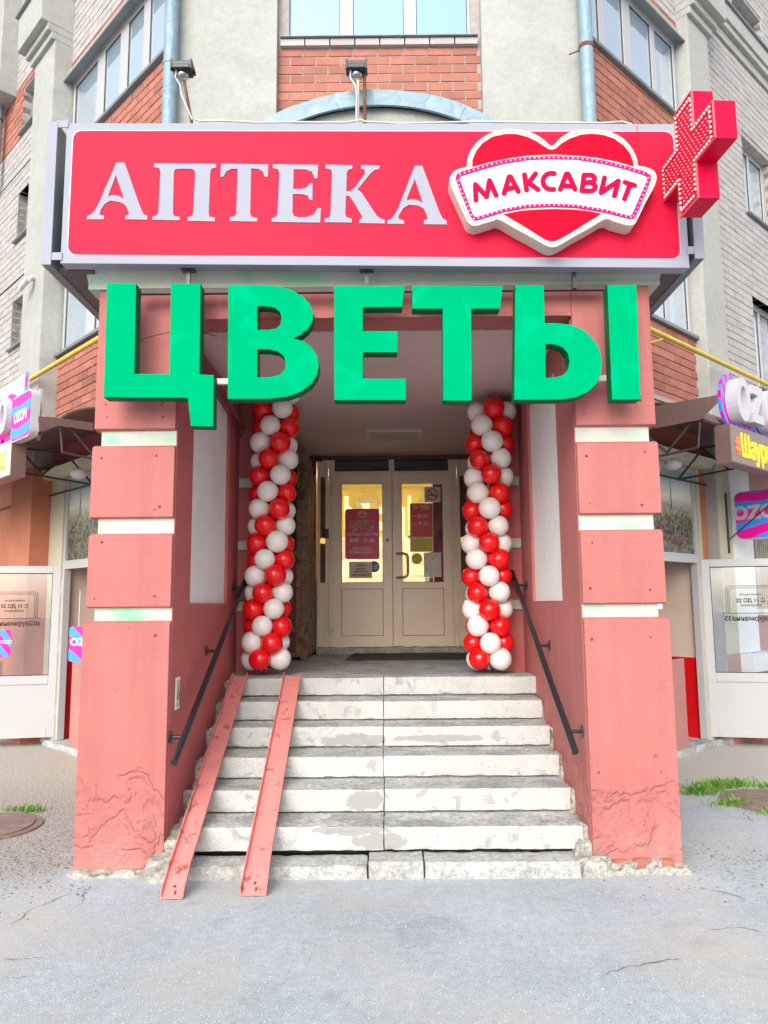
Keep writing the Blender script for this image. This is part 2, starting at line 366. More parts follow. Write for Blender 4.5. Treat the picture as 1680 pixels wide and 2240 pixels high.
def plaster_wear():   # peeled layers low on the pillars + pits
    for nm in ('pink_plaster',):
        N, L, b, g, nzz, mix, rng, cur = SH[nm]
        sp = N.new('ShaderNodeSeparateXYZ'); L.new(g.outputs['Position'], sp.inputs[0])
        n = nzz(4.5, 7, .4)
        a = N.new('ShaderNodeMath'); a.operation = 'MULTIPLY_ADD'; L.new(sp.outputs['Z'], a.inputs[0]); a.inputs[1].default_value = -.50; L.new(n.outputs[0], a.inputs[2])
        f = rng(a.outputs[0], .27, .31, 0, 1); f3 = rng(a.outputs[0], .37, .41, 0, .5)
        ad = N.new('ShaderNodeMath'); ad.operation = 'ADD'; L.new(f, ad.inputs[0]); L.new(f3, ad.inputs[1])
        rough = nzz(22, 6); mr = N.new('ShaderNodeMath'); mr.operation = 'MULTIPLY'; L.new(rough.outputs[0], mr.inputs[0]); L.new(f, mr.inputs[1])
        sb = N.new('ShaderNodeMath'); sb.operation = 'MULTIPLY_ADD'; L.new(mr.outputs[0], sb.inputs[0]); sb.inputs[1].default_value = -.9; L.new(ad.outputs[0], sb.inputs[2])
        bp = N.new('ShaderNodeBump'); bp.inputs['Strength'].default_value = .9; bp.inputs['Distance'].default_value = .016; bp.invert = True
        L.new(sb.outputs[0], bp.inputs['Height'])
        old = b.inputs['Normal'].links[0].from_socket; L.new(old, bp.inputs['Normal']); L.new(bp.outputs[0], b.inputs['Normal'])
        vo = N.new('ShaderNodeTexVoronoi'); vo.inputs['Scale'].default_value = 4.2; L.new(g.outputs['Position'], vo.inputs['Vector'])
        pf = rng(vo.outputs['Distance'], .028, .04, 1, 0); cur = mix(pf, cur, (.28, .10, .09))
        zz = rng(sp.outputs['Z'], .0, .42, .42, 0); nn = nzz(7, 7); dm = N.new('ShaderNodeMath'); dm.operation = 'MULTIPLY'; L.new(zz, dm.inputs[0]); L.new(rng(nn.outputs[0], .35, .65, 0, 1.4), dm.inputs[1]); cur = mix(dm.outputs[0], cur, (.38, .27, .23))
        mp = N.new('ShaderNodeMapping'); mp.inputs['Scale'].default_value = (9, 9, .6); L.new(g.outputs['Position'], mp.inputs['Vector']); ns = N.new('ShaderNodeTexNoise'); ns.inputs['Scale'].default_value = 1.4; ns.inputs['Detail'].default_value = 6; L.new(mp.outputs[0], ns.inputs['Vector']); cur = mix(1.0, cur, rng(ns.outputs[0], .3, .7, .92, 1.06), 'MULTIPLY')
        nc = nzz(38, 3); nd = nzz(2.3, 3); ml = N.new('ShaderNodeMath'); ml.operation = 'MULTIPLY'; L.new(rng(nc.outputs[0], .70, .73, 0, 1), ml.inputs[0]); L.new(rng(nd.outputs[0], .5, .6, 0, .8), ml.inputs[1]); cur = mix(ml.outputs[0], cur, (.55, .40, .35))
        L.new(cur, b.inputs['Base Color'])
plaster_wear()
def asphalt():
    m = mat('asphalt_pavement', (.40, .445, .485), .93, .10, 1.4, .6, 130, bdist=.006)
    N, L, b, g, nzz, mix, rng, cur = SH['asphalt_pavement']
    n = nzz(26, 6); cur = mix(1.0, cur, rng(n.outputs[0], .3, .7, .88, 1.1), 'MULTIPLY'); n = nzz(160, 3); cur = mix(1.0, cur, rng(n.outputs[0], .3, .7, .66, 1.28), 'MULTIPLY')
    n = nzz(.9, 9, .5); f = rng(n.outputs[0], .50, .66, 0, .6); cur = mix(f, cur, (.47, .45, .40))       # dusty patches
    n = nzz(2.1, 10, .8); f = rng(n.outputs[0], .60, .72, 0, .4); cur = mix(f, cur, (.17, .18, .18))      # damp / tar patches
    sp = N.new('ShaderNodeSeparateXYZ'); L.new(g.outputs['Position'], sp.inputs[0])
    nn = nzz(1.6, 5, .5)
    a = N.new('ShaderNodeMath'); a.operation = 'MULTIPLY_ADD'; L.new(nn.outputs[0], a.inputs[0]); a.inputs[1].default_value = 1.6; L.new(sp.outputs['X'], a.inputs[2])
    side = rng(a.outputs[0], -1.05, -1.3, 0, 1); yy = rng(sp.outputs['Y'], 4.35, 4.75, 0, 1)
    mu = N.new('ShaderNodeMath'); mu.operation = 'MULTIPLY'; L.new(side, mu.inputs[0]); L.new(yy, mu.inputs[1])
    n = nzz(60, 4); cg = mix(rng(n.outputs[0], .4, .6, 0, 1), (.24, .225, .21), (.44, .41, .37))
    cur = mix(mu.outputs[0], cur, cg)
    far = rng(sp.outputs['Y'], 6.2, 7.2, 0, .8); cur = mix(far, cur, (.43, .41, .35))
    for sc, th, c in ((62, .16, (.8, .8, .78)), (36, .11, (.72, .72, .7)), (50, .09, (.08, .08, .08)), (110, .2, (.5, .52, .52))):
        vo = N.new('ShaderNodeTexVoronoi'); vo.inputs['Scale'].default_value = sc; L.new(g.outputs['Position'], vo.inputs['Vector'])
        f = rng(vo.outputs['Distance'], th, th+.05, 1, 0)
        wn = N.new('ShaderNodeSeparateColor'); L.new(vo.outputs['Color'], wn.inputs[0]); ff = rng(wn.outputs[0], .75, .8, 0, 1)
        mm = N.new('ShaderNodeMath'); mm.operation = 'MULTIPLY'; L.new(f, mm.inputs[0]); L.new(ff, mm.inputs[1]); cur = mix(mm.outputs[0], cur, c)
    L.new(cur, b.inputs['Base Color'])
    bp = N.new('ShaderNodeBump'); bp.inputs['Strength'].default_value = .5; bp.inputs['Distance'].default_value = .02
    n = nzz(35, 5); mm = N.new('ShaderNodeMath'); mm.operation = 'MULTIPLY'; L.new(n.outputs[0], mm.inputs[0]); L.new(mu.outputs[0], mm.inputs[1])
    L.new(mm.outputs[0], bp.inputs['Height']); L.new(b.inputs['Normal'].links[0].from_socket, bp.inputs['Normal']); L.new(bp.outputs[0], b.inputs['Normal'])
    return m
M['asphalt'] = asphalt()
def board_mat():
    N, L, b, g, nzz, mix, rng, cur = SH['ceiling_board']
    sp = N.new('ShaderNodeMapping'); sp.inputs['Scale'].default_value = (.8, 14, 1); L.new(g.outputs['Position'], sp.inputs['Vector'])
    t = N.new('ShaderNodeTexNoise'); t.inputs['Scale'].default_value = 2.5; t.inputs['Detail'].default_value = 8; L.new(sp.outputs[0], t.inputs['Vector'])
    cur = mix(rng(t.outputs[0], .66, .70, 0, .5), cur, (.2, .14, .12)); L.new(cur, b.inputs['Base Color'])
board_mat()
def stripes(name, sc=7.0, axis=(1, 1, 1)):
    m = mat(name, (1, 1, 1), .35, 0, 1); N, L, b, g, nzz, mix, rng, cur = SH[name]
    mp = N.new('ShaderNodeMapping'); mp.inputs['Scale'].default_value = axis; L.new(g.outputs['Position'], mp.inputs['Vector'])
    wv = N.new('ShaderNodeTexWave'); wv.inputs['Scale'].default_value = sc; wv.inputs['Distortion'].default_value = 3.5; wv.inputs['Detail'].default_value = 1; wv.inputs['Detail Scale'].default_value = .6
    wv.bands_direction = 'DIAGONAL'; L.new(mp.outputs[0], wv.inputs['Vector'])
    r = N.new('ShaderNodeValToRGB'); r.color_ramp.interpolation = 'CONSTANT'; e = r.color_ramp.elements
    e[0].position = 0; e[0].color = (.85, .0, .33, 1); e[1].position = .5; e[1].color = (.35, .12, .85, 1)
    q = e.new(.68); q.color = (.02, .32, .9, 1)
    L.new(wv.outputs['Fac'], r.inputs[0]); L.new(r.outputs[0], b.inputs['Base Color']); return m
M['stripe'] = stripes('pink_blue_stripes', 3.0, (1.2, 1.2, 1))
def city_picture(name, dx):
    m = mat(name, (1, 1, 1), .25, 0, 1); N, L, b, g, nzz, mix, rng, cur = SH[name]
    sp = N.new('ShaderNodeSeparateXYZ'); L.new(g.outputs['Position'], sp.inputs[0])
    r = N.new('ShaderNodeValToRGB'); e = r.color_ramp.elements
    e[0].position = 0; e[0].color = (.10, .10, .07, 1); e[1].position = 1; e[1].color = (.35, .45, .50, 1)
    for p, c in ((.25, (.09, .085, .05)), (.45, (.14, .135, .08)), (.58, (.33, .33, .25)), (.7, (.75, .72, .6)), (.85, (.6, .66, .62))):
        q = e.new(p); q.color = (*c, 1)
    L.new(rng(sp.outputs['Z'], 2.14, 3.02, 0, 1), r.inputs[0])
    vo = N.new('ShaderNodeTexVoronoi'); vo.inputs['Scale'].default_value = 30; vo.distance = 'CHEBYCHEV'; L.new(g.outputs['Position'], vo.inputs['Vector'])
    bw = N.new('ShaderNodeRGBToBW'); L.new(vo.outputs['Color'], bw.inputs[0])
    city = mix(1.0, r.outputs[0], rng(bw.outputs[0], .2, .8, .4, 1.8), 'MULTIPLY'); low = rng(sp.outputs['Z'], 2.55, 2.72, 1, 0)
    cur = mix(low, r.outputs[0], city); L.new(cur, b.inputs['Base Color']); return m
M['city'] = city_picture('city_photo_print', 0)
def UW(f, x, y, off=0):
    inv = f.inverted(); o = inv @ Vector((0, 0, EYE)); d = (inv.to_3x3() @ ray(x, y)); t = (off - o.y) / d.y
    p = o + d * t; return (p.x, p.z)
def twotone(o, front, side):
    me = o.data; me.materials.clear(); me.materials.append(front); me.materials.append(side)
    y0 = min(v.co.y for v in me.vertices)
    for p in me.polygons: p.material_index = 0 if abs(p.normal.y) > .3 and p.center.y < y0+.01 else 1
# ================================================================== GROUND
mb = MB(); mb.box((-90, -90, -.3), (90, 90, 0)); tag(mb.build('pavement', M['asphalt']), kind='structure')
# ================================================================== BUILDING
B = thing('apartment_building', 'cream and lilac brick apartment block rising behind the pharmacy entrance', 'building')
cand = []   # brick candidates: frame, u0,u1,z0,z1, off, kind
def courses(f, u0, u1, z0, z1, off, kind, holes=(), L=.25, H=.088, g=.012, phase=0):
    r = 0; z = z0
    while z + .03 < z1:
        zt = min(z+H, z1); u = u0 - (L+g)*(((r+phase) % 2)*.5) ; r += 1
        while u < u1:
            segs = [(max(u, u0), min(u+L, u1))]
            for (a, b, c, d) in holes:
                if zt > c+.01 and z < d-.01:
                    ns = []
                    for (p, q) in segs:
                        if q <= a or p >= b: ns.append((p, q))
                        else:
                            if p < a: ns.append((p, a))
                            if q > b: ns.append((b, q))
                    segs = ns
            for p, q in segs:
                if q-p > .035: cand.append((f, p, q, z, zt, off, kind))
            u += L+g
        z += H+g
def slab(mb, f, u0, u1, z0, z1, o0, o1, holes=()):
    us = sorted({u0, u1, *[h[0] for h in holes], *[h[1] for h in holes]}); zs = sorted({z0, z1, *[h[2] for h in holes], *[h[3] for h in holes]})
    us = [u for u in us if u0 <= u <= u1]; zs = [z for z in zs if z0 <= z <= z1]
    for a, b in zip(us, us[1:]):
        for c, d in zip(zs, zs[1:]):
            if any(h[0] <= (a+b)/2 <= h[1] and h[2] <= (c+d)/2 <= h[3] for h in holes): continue
            mb.box((a, o0, c), (b, o1, d), f)
def window(f, u0, u1, z0, z1, off, mulls, parent=B, name='window', fw=.05, pane='glass', d=.06, fm='pvc', hb=()):
    """frame with mullions (list of (u0,u1)), one pane object per light"""
    mb = MB(); 
    mb.box((u0, off-d, z0), (u0+fw, off, z1), f); mb.box((u1-fw, off-d, z0), (u1, off, z1), f)
    mb.box((u0+fw, off-d, z0), (u1-fw, off-.001, z0+fw), f); mb.box((u0+fw, off-d, z1-fw), (u1-fw, off-.001, z1), f)
    for a, b in mulls: mb.box((a, off-d, z0+fw), (b, off-.002, z1-fw), f)
    for z in hb: mb.box((u0+fw, off-d, z), (u1-fw, off-.003, z+.04), f)
    o = mb.build(name, M[fm], parent, bevel=.004)
    e = [u0+fw] + [x for m_ in mulls for x in m_] + [u1-fw]
    for a, b in zip(e[::2], e[1::2]):
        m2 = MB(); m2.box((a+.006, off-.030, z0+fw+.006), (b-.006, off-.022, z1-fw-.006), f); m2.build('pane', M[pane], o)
        m3 = MB(); y = off-.012   # black gasket round each pane
        for (p, q, r_, s_) in ((a, a+.006, z0+fw, z1-fw), (b-.006, b, z0+fw, z1-fw), (a+.006, b-.006, z0+fw, z0+fw+.006), (a+.006, b-.006, z1-fw-.006, z1-fw)):
            m3.box((p, off-d+.015, r_), (q, y, s_), f)
        m3.build('gasket', M['seal'], o)
    return o
# ---- centre bay (facade at Y 7.1)
CF = FR((0, 7.1, 0), (1, 0, 0), (0, -1, 0))     # x = world x, y outward
bxl, bxr = -1.10, 1.03
mb = MB()
mb.box((-2.19, -.35, 3.62), (bxl, .05, 14), CF); mb.box((bxr, -.35, 3.62), (2.05, .05, 14), CF)
mb.box((-2.19, -.35, 0), (-1.885, .05, 3.62), CF); mb.box((1.735, -.35, 0), (2.05, .05, 3.62), CF)
mb.build('wall', M['cream'], B)
mb = MB(); slab(mb, CF, bxl, bxr, 3.62, 14, -.30, -.053, holes=[(-.99, .93, 7.5, 9.1)]); mb.build('brick_panel', M['mortarL'], B)
courses(CF, bxl+.004, bxr-.004, 6.02, 7.40, -.045, 'c', phase=1)
for k in range(9):    # white bricks on edge under the sill
    a = bxl+.03+k*.262
    if a > bxr-.1: break
    mb = MB(); mb.box((a, -.14, 7.412), (min(a+.25, bxr-.03), .0, 7.487), CF); o = mb.build('brick', M['lilacO'], B, bevel=.004)
mb = MB(); mb.box((bxl+.03, -.16, 7.492), (bxr-.03, .03, 7.505), CF); mb.build('window_sill', M['grey'], B, bevel=.003)
def cx(x, y=40): return P(x, y, 7.2).x
mb = MB(); mb.box((bxl+.001, -.2, 7.505), (cx(634), -.06, 9.2), CF); mb.box((cx(1037), -.2, 7.505), (bxr-.001, -.06, 9.2), CF); mb.build('window_reveal', M['cream'], B)
ow = window(CF, cx(617), cx(1037), 7.507, 9.1, -.09, [(cx(744), cx(772)), (cx(883), cx(910))], fw=.075, pane='glassc' if 'glassc' in M else 'glass')
# drainpipes at both ends of the centre bay
def pipe_thing(label, pts, r, collars, m, cat='drainpipe', group='galvanised drainpipes on the facade'):
    t = thing('drainpipe', label, cat, group=group)
    mb = MB(); mb.tube(pts, r, 16); mb.build('pipe', m, t)
    for c in collars:
        mb = MB(); mb.tube([(c[0], c[1], c[2]-.02), (c[0], c[1], c[2]+.02)], r*1.09, 16); mb.tube([(c[0], c[1], c[2]), (c[0]+c[3], c[1]+.02, c[2]-.06)], .008, 6); mb.build('bracket', M['rust'] if c[3] else M['zinc'], t)
    return t
a = P(374, 100, 6.94); pipe_thing('pale blue galvanised drainpipe left of the centre bay', [(a.x, 6.94, 3.9), (a.x, 6.94, 10.5)], .07, [(a.x, 6.94, P(374, 140, 6.94).z, 0)], M['zinc'])
a = P(1282, 100, 6.94); pipe_thing('pale blue galvanised drainpipe right of the centre bay with a wire tie', [(a.x, 6.94, 3.9), (a.x, 6.94, 10.5)], .07, [(a.x, 6.94, P(1282, 104, 6.94).z, -.17)], M['zinc'])
# ---- wings
def wing(side):
    L = side == 'L'; f = WL if L else WR
    pj0, pj1, pof = (2.76, 3.47, .23) if L else (2.28, 2.86, .14)
    bay = pj0
    zs1, zs2 = (4.76, 7.45) if L else (4.76, 7.58)     # sills of the two balcony windows
    gh = 1.02 if L else 1.03
    wt = M['cream']
    # bay walls
    for za_, zb_ in ((3.2, zs1), (zs1+gh, zs2), (zs2+gh, 14)): mb = MB(); mb.box((0, -.25, za_), (bay, -.012, zb_), f); mb.build('bay_wall', M['mortar'], B)
    courses(f, 0.02, bay-.002, 3.86 if L else 3.83, zs1-.05, 0, 'o' , phase=0)
    courses(f, 0.02, bay-.002, zs1+gh+.1, zs2-.05, 0, 'o', phase=1)
    courses(f, 0.02, bay-.002, zs2+gh+.19, zs2+gh+.19+.09, 0, 'o')
    courses(f, 0.02, bay-.002, zs2+gh+.30, 12, 0, 'l')
    for za_, zb_, oo in ((3.80, 3.85, .012), (zs2+gh+.06, zs2+gh+.18, .03), (zs1+gh+.02, zs1+gh+.09, .03)): mb = MB(); mb.box((0, -.1, za_), (bay, oo, zb_), f); mb.build('render_band', wt, B)
    for zs, mm in ((zs1, None), (zs2, 1)):
        if L: ms = [(158, 183), (213, 228, 200), (264, 280, 130), (316, 329, 50)]
        else: ms = [(1471, 1479, 150), (1423, 1432, 120), (1361, 1377, 60), (1308, 1320, 40)]
        e = []
        for q in ms[1:]:
            a_, b_ = sorted((UW(f, q[0], q[2], -.04)[0], UW(f, q[1], q[2], -.04)[0])); e.append((a_, b_))
        e.sort()
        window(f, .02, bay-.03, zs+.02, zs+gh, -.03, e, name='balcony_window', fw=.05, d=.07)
        mb = MB(); mb.box((0, -.06, zs-.045), (bay+.02, .05, zs-.005), f); mb.build('window_sill', M['grey'], B, bevel=.005)
        mb = MB(); mb.prism([(-.05, zs+gh+.01), (.10, zs+gh-.015), (.10, zs+gh+.01), (-.05, zs+gh+.055)], 0, bay+.05, f, 'x'); mb.build('window_flashing', M['grey'], B)
        # pane's pale blue base paints in the sky reflection, no room behind
    # pilaster + capital
    zc = 9.0 if L else 8.95
    mb = MB(); mb.box((pj0, -.2, 3.3 if L else 0), (pj1, pof, zc), f); mb.build('pilaster', wt, B, bevel=.012)
    mb = MB(); mb.box((pj0-.0, -.1, zc), (pj1+.05, pof+.05, zc+.10), f); mb.box((pj0-.0, -.1, zc+.101), (pj1+.10, pof+.10, zc+.20), f); mb.box((pj0-.0, -.1, zc+.201), (pj1+.17, pof+.19, zc+.72), f)
    mb.build('capital', wt, B, bevel=.012)
    mb = MB(); mb.box((pj0-.03, -.1, zc+.722), (pj1+.20, pof+.23, zc+.76), f); mb.build('capital_flashing', M['grey'], B)
    # far wall in lilac brick
    fu0, fu1 = pj1, 14.0; fz0 = 3.5
    if L: H = [(3.70, 4.60, 5.29, 6.02), (3.7, 4.60, 6.95, 7.70), (3.7, 4.62, 8.68, 9.40)]; zo = [(8.63, 9.53)]
    else: H = [(4.10, 5.1, 4.50, 5.80), (4.12, 5.2, 7.04, 8.22), (4.12, 5.2, 9.70, 10.6)]; zo = []
    mb = MB(); slab(mb, f, fu0, fu1, fz0, 14, -.25, -.01, holes=H); mb.build('far_wall', M['mortarL'], B)
    if L:
        courses(f, fu0, fu1, fz0, 8.62, 0, 'l', H); courses(f, fu0, fu1, 8.63, 9.52, 0, 'o', H); courses(f, fu0, fu1, 9.54, 12, 0, 'l', H)
    else:
        courses(f, fu0, fu1, fz0, 9.40, 0, 'l', H); courses(f, fu0, fu1, 9.95, 12, 0, 'l', H)
        mb = MB(); mb.box((fu0, -.1, 9.42), (fu1, .03, 9.56), f); mb.box((fu0, -.1, 9.561), (fu1, .09, 9.66), f); mb.box((fu0, -.1, 9.661), (fu1, .12, 9.90), f); mb.build('cornice', wt, B, bevel=.01)
        mb = MB(); mb.box((fu0, -.1, 9.902), (fu1, .15, 9.935), f); mb.build('cornice_flashing', M['grey'], B)
    for (a, b, c, d) in H:
        mb = MB(); mb.box((a-.03, -.16, c-.035), (b+.03, .05, c-.002), f); mb.build('window_sill', M['grey'], B, bevel=.003)
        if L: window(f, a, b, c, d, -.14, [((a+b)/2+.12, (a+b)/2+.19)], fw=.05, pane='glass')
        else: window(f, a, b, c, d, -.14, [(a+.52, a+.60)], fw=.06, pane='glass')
    if L:
        for z in (6.30, 8.05): mb = MB(); mb.box((fu0, -.05, z), (fu1, .018, z+.06), f); mb.build('render_band', wt, B)
for s_ in 'LR': wing(s_)
# far left cream pier + drainpipe at the frame edge
mb = MB(); mb.box((4.95, 0, 9.45), (5.7, .25, 14), WL); mb.build('pier', M['cream'], B)
a = WL @ Vector((5.35, .12, 0)); pipe_thing('grey drainpipe at the far left edge of the brick wall', [(a.x, a.y, 8.1), (a.x, a.y, 9.7)], .06, [(a.x, a.y, 9.2, .12)], M['zinc'])
# ---- place bricks
def vis(c):
    f, u0, u1, z0, z1, off, k = c
    x, y = pix(f @ Vector(((u0+u1)/2, off, (z0+z1)/2)))
    if not (-60 < x < 1740 and -60 < y < 1250): return 0
    if 150 < x < 1490 and 285 < y < 585: return 0
    if 215 < x < 1410 and y > 500: return 0
    xa, ya = pix(f @ Vector((u0, off, z0))); xb, yb = pix(f @ Vector((u1, off, z1)))
    return abs(xb-xa) * abs(pix(f @ Vector((u0, off, z1)))[1]-ya)
sc_ = [(vis(c) * (1.6 if c[6] in 'co' else 1), c) for c in cand]
sc_ = sorted([q for q in sc_ if q[0] > 0], key=lambda q: -q[0])
BM = {}
def brick_mesh(w, h, k):
    key = (round(w, 2), round(h, 3), k)
    if key not in BM:
        d = .12
        m_ = MB(); m_.box((-w/2, -d, -h/2), (w/2, 0, h/2)); o = m_.build('brick', M['brick'] if k != 'l' else M['lilacO'], None, bevel=.004); me = o.data; bpy.data.objects.remove(o); BM[key] = me
    return BM[key]
for q, (f, u0, u1, z0, z1, off, k) in sc_[:291]:
    me = brick_mesh(u1-u0, z1-z0, k); o = new_obj('brick', me, B)
    c = f @ Vector(((u0+u1)/2, off+random.uniform(-.002, .003), (z0+z1)/2)); n = f.to_3x3() @ Vector((0, 1, 0))
    ux = Vector((0, 0, 1)).cross(n) * -1
    m4 = FR(c, ux, n); o.matrix_world = m4
stuff = {'l': MB(), 'o': MB()}
for q, (f, u0, u1, z0, z1, off, k) in sc_[291:]:
    j = random.uniform(-.002, .003); stuff['l' if k == 'l' else 'o'].box((u0, off-.12, z0), (u1, off+j, z1), f)
if stuff['l'].v: stuff['l'].build('brick_courses', M['lilac'], B, kind='stuff')
if stuff['o'].v: stuff['o'].build('brick_courses', M['brickS'], B, kind='stuff')
print('bricks', len(sc_))
# ================================================================== PORTICO
PT = thing('entrance_portico', 'salmon pink plastered entrance portico with two grooved square pillars', 'portico')
XL0, XL1, XR0, XR1 = -1.885, -1.35, 1.22, 1.745
YF = 4.66
for (x0, x1, sgn) in ((XL0, XL1, -1), (XR0, XR1, 1)):
    c0, c1 = (x0+.045, x1-.006) if sgn < 0 else (x0+.006, x1-.045)
    mb = MB(); mb.box((c0, YF+.035, 1.40), (c1, 5.0, 2.9)); mb.build('groove', M['spray'], PT)
    for (z0, z1, e) in ((0, 1.505, .012), (1.585, 2.055, 0), (2.15, 2.625, 0), (2.72, 3.66, -.008)):
        xa, xb = (x0-e, x1-.004) if sgn < 0 else (x0+.004, x1+e)
        sl_ = .018
        m_ = MB()
        # block with sloping upper and lower edges towards the groove
        p = [(YF-e*.4, z0+(0 if z0 == 0 else .006)), (YF-e*.4, z1-sl_), (YF+.035, z1), (5.05, z1), (5.05, z0), (YF+.035, z0)] if z0 != 2.72 else [(YF, z0+.01), (YF, z1), (5.05, z1), (5.05, z0), (YF+.035, z0)]
        m_.prism(p, xa, xb, ID, 'x'); o = m_.build('block', M['pink'], PT, bevel=.006)
        # holes left by old screws
    mb = MB()
    ins = x1 if sgn < 0 else x0
    random.seed(3+sgn)
    for (z0, z1, e) in ((0.5, 1.45, .012), (1.6, 2.04, 0), (2.16, 2.6, 0), (2.75, 2.95, -.008)):
        for fx in (.12, .8):
            for zz in (z0+.06, z1-.05):
                for _r in range(random.choice((0, 1, 1, 2))): mb.sphere((x0+(x1-x0)*(fx+random.uniform(-.04, .04)), YF-e*.4-.001, zz+random.uniform(-.03, .03)), random.choice((.005, .007, .009)), 6, 4)
    mb.build('screw_hole', M['burg'], PT, kind='stuff')
# inner walls with white recessed panels
for (xi, s, ya, yb) in ((XL1, -1, 5.1, 6.27), (XR0, 1, 5.19, 6.24)):
    mb = MB(); m2 = .03*s
    xs = sorted((xi, xi+m2)); xw = sorted((xi+m2, xi+.2*s))
    mb.box((xw[0], 5.06, 0), (xw[1], 7.0, 3.46))
    mb.box((xs[0], YF+.037, 0), (xs[1], ya, 3.459)); mb.box((xs[0], yb, 0), (xs[1], 6.75, 3.459)); mb.box((xs[0], ya, 0), (xs[1], yb, 1.61)); mb.box((xs[0], ya, 3.28), (xs[1], yb, 3.459))
    mb.build('inner_wall', M['pink_in'] if s < 0 else M['pink'], PT)
    mb = MB(); a, b = sorted((xi+m2-.006*s, xi+m2-.001*s)); mb.box((a, ya, 1.61), (b, yb, 3.28)); mb.build('wall_panel', M['white'], PT)
# returns (back pillars) beside the vestibule with short groove bands
for (a, b) in ((XL1, -1.10), (1.02, XR0)):
    mb = MB(); mb.box((a, 6.7, .9), (b, 7.25, 3.46)); mb.build('return_wall', M['pink_in'], PT)
    for z in (1.54, 2.09, 2.66):
        mb = MB(); xa = (a+.004, a+.13) if a < 0 else (b-.15, b-.004); mb.box((xa[0], 6.675, z), (xa[1], 6.699, z+.085)); mb.build('band', M['spray'], PT, bevel=.006)
# lintel, cornice, parapet
rb = rough_box('lintel', (XL1-.003, YF, 3.46), (XR0+.003, YF+.25, 3.66), [M['pink']], PT, .03, .001, .006)
mb = MB(); mb.prism([(YF-.02, 3.662), (YF-.02, 3.70), (YF-.10, 3.80), (YF-.10, 3.97), (7.05, 3.97), (7.05, 3.662)], XL0-.06, XR1+.06, ID, 'x'); mb.build('cornice', M['spray'], PT)
mb = MB(); mb.box((XL0, YF, 3.972), (XR1, YF+.25, 4.6)); mb.box((XL0, YF+.25, 3.972), (XL0+.2, 7.04, 4.6)); mb.box((XR1-.2, YF+.25, 3.972), (XR1, 7.04, 4.6)); mb.build('parapet', M['cream'], PT)
# arched pediment with sheet metal capping
DA = 4.86; aL, aR, aT = P(560, 270, DA), P(1095, 270, DA), P(838, 196, DA)
ha = (aR.x-aL.x)/2; sg = aT.z-(aL.z+aR.z)/2; RA = (ha*ha+sg*sg)/(2*sg); xc = (aL.x+aR.x)/2; zc = aT.z-RA
def arc(r, a0, a1, n): return [(xc+r*math.sin(a0+(a1-a0)*k/n), zc+r*math.cos(a0+(a1-a0)*k/n)) for k in range(n+1)]
am = math.asin(min(.99, (ha+.25)/RA))
mb = MB(); mb.prism(arc(RA-.10, -am, am, 24)[::-1] + [(xc-ha-.2, 4.55), (xc+ha+.2, 4.55)][::1], DA+.06, 7.03); mb.build('pediment', M['cream'], PT)
nseg = 8
for k in range(nseg):
    a0 = -am+2*am*k/nseg; a1 = a0+2*am/nseg+.012
    dy = .002*(k % 2)
    mb = MB(); mb.prism(arc(RA+dy, a0, a1, 4)+arc(RA-.115-dy, a0, a1, 4)[::-1], DA-dy*2, DA+.02); mb.prism(arc(RA+dy, a0, a1, 4)+arc(RA-.012, a0, a1, 4)[::-1], DA+.021, 6.9); mb.build('capping', M['zinc'], PT)
# ceiling boards
for (ya, yb, z) in ((YF+.25, 6.19, 3.46), (6.205, 7.05, 3.463), (7.06, 9.3, 3.466)):
    mb = MB(); mb.box((XL1-.02 if yb < 7.1 else -1.45, ya, z), (XR0+.02 if yb < 7.1 else 1.4, yb, z+.05)); mb.build('ceiling_board', M['board'], PT, bevel=.003)
mb = MB(); mb.box((XL1, 6.15, 3.47), (XR0, 7.1, 3.62)); mb.box((-1.45, 4.95, 3.53), (1.4, 9.3, 3.66)); mb.build('ceiling_void', M['dark'], PT)
# ================================================================== VESTIBULE
VB = thing('vestibule', 'dark burgundy vestibule walls and rough cement floor before the entrance doors', 'vestibule')
mb = MB(); mb.box((-1.45, 7.26, .9), (-1.35, 9.4, 3.46)); mb.box((1.30, 7.26, .9), (1.40, 9.4, 3.46)); mb.box((-1.35, 9.22, 1.0), (-.88, 9.4, 3.46)); mb.box((1.04, 9.22, 1.0), (1.3, 9.4, 3.46)); mb.box((-1.35, 9.19, 3.40), (1.3, 9.21, 3.459))
mb.build('wall', M['burg'], VB)
rough_box('floor', (XL1-.03, 6.5, .80), (XR0+.06, 9.4, .994), [M['tread']], VB, .12, .003, 0)
rough_box('door_sill', (-.86, 9.06, .99), (1.03, 9.3, 1.075), [M['cement']], VB, .04, .008, .01)
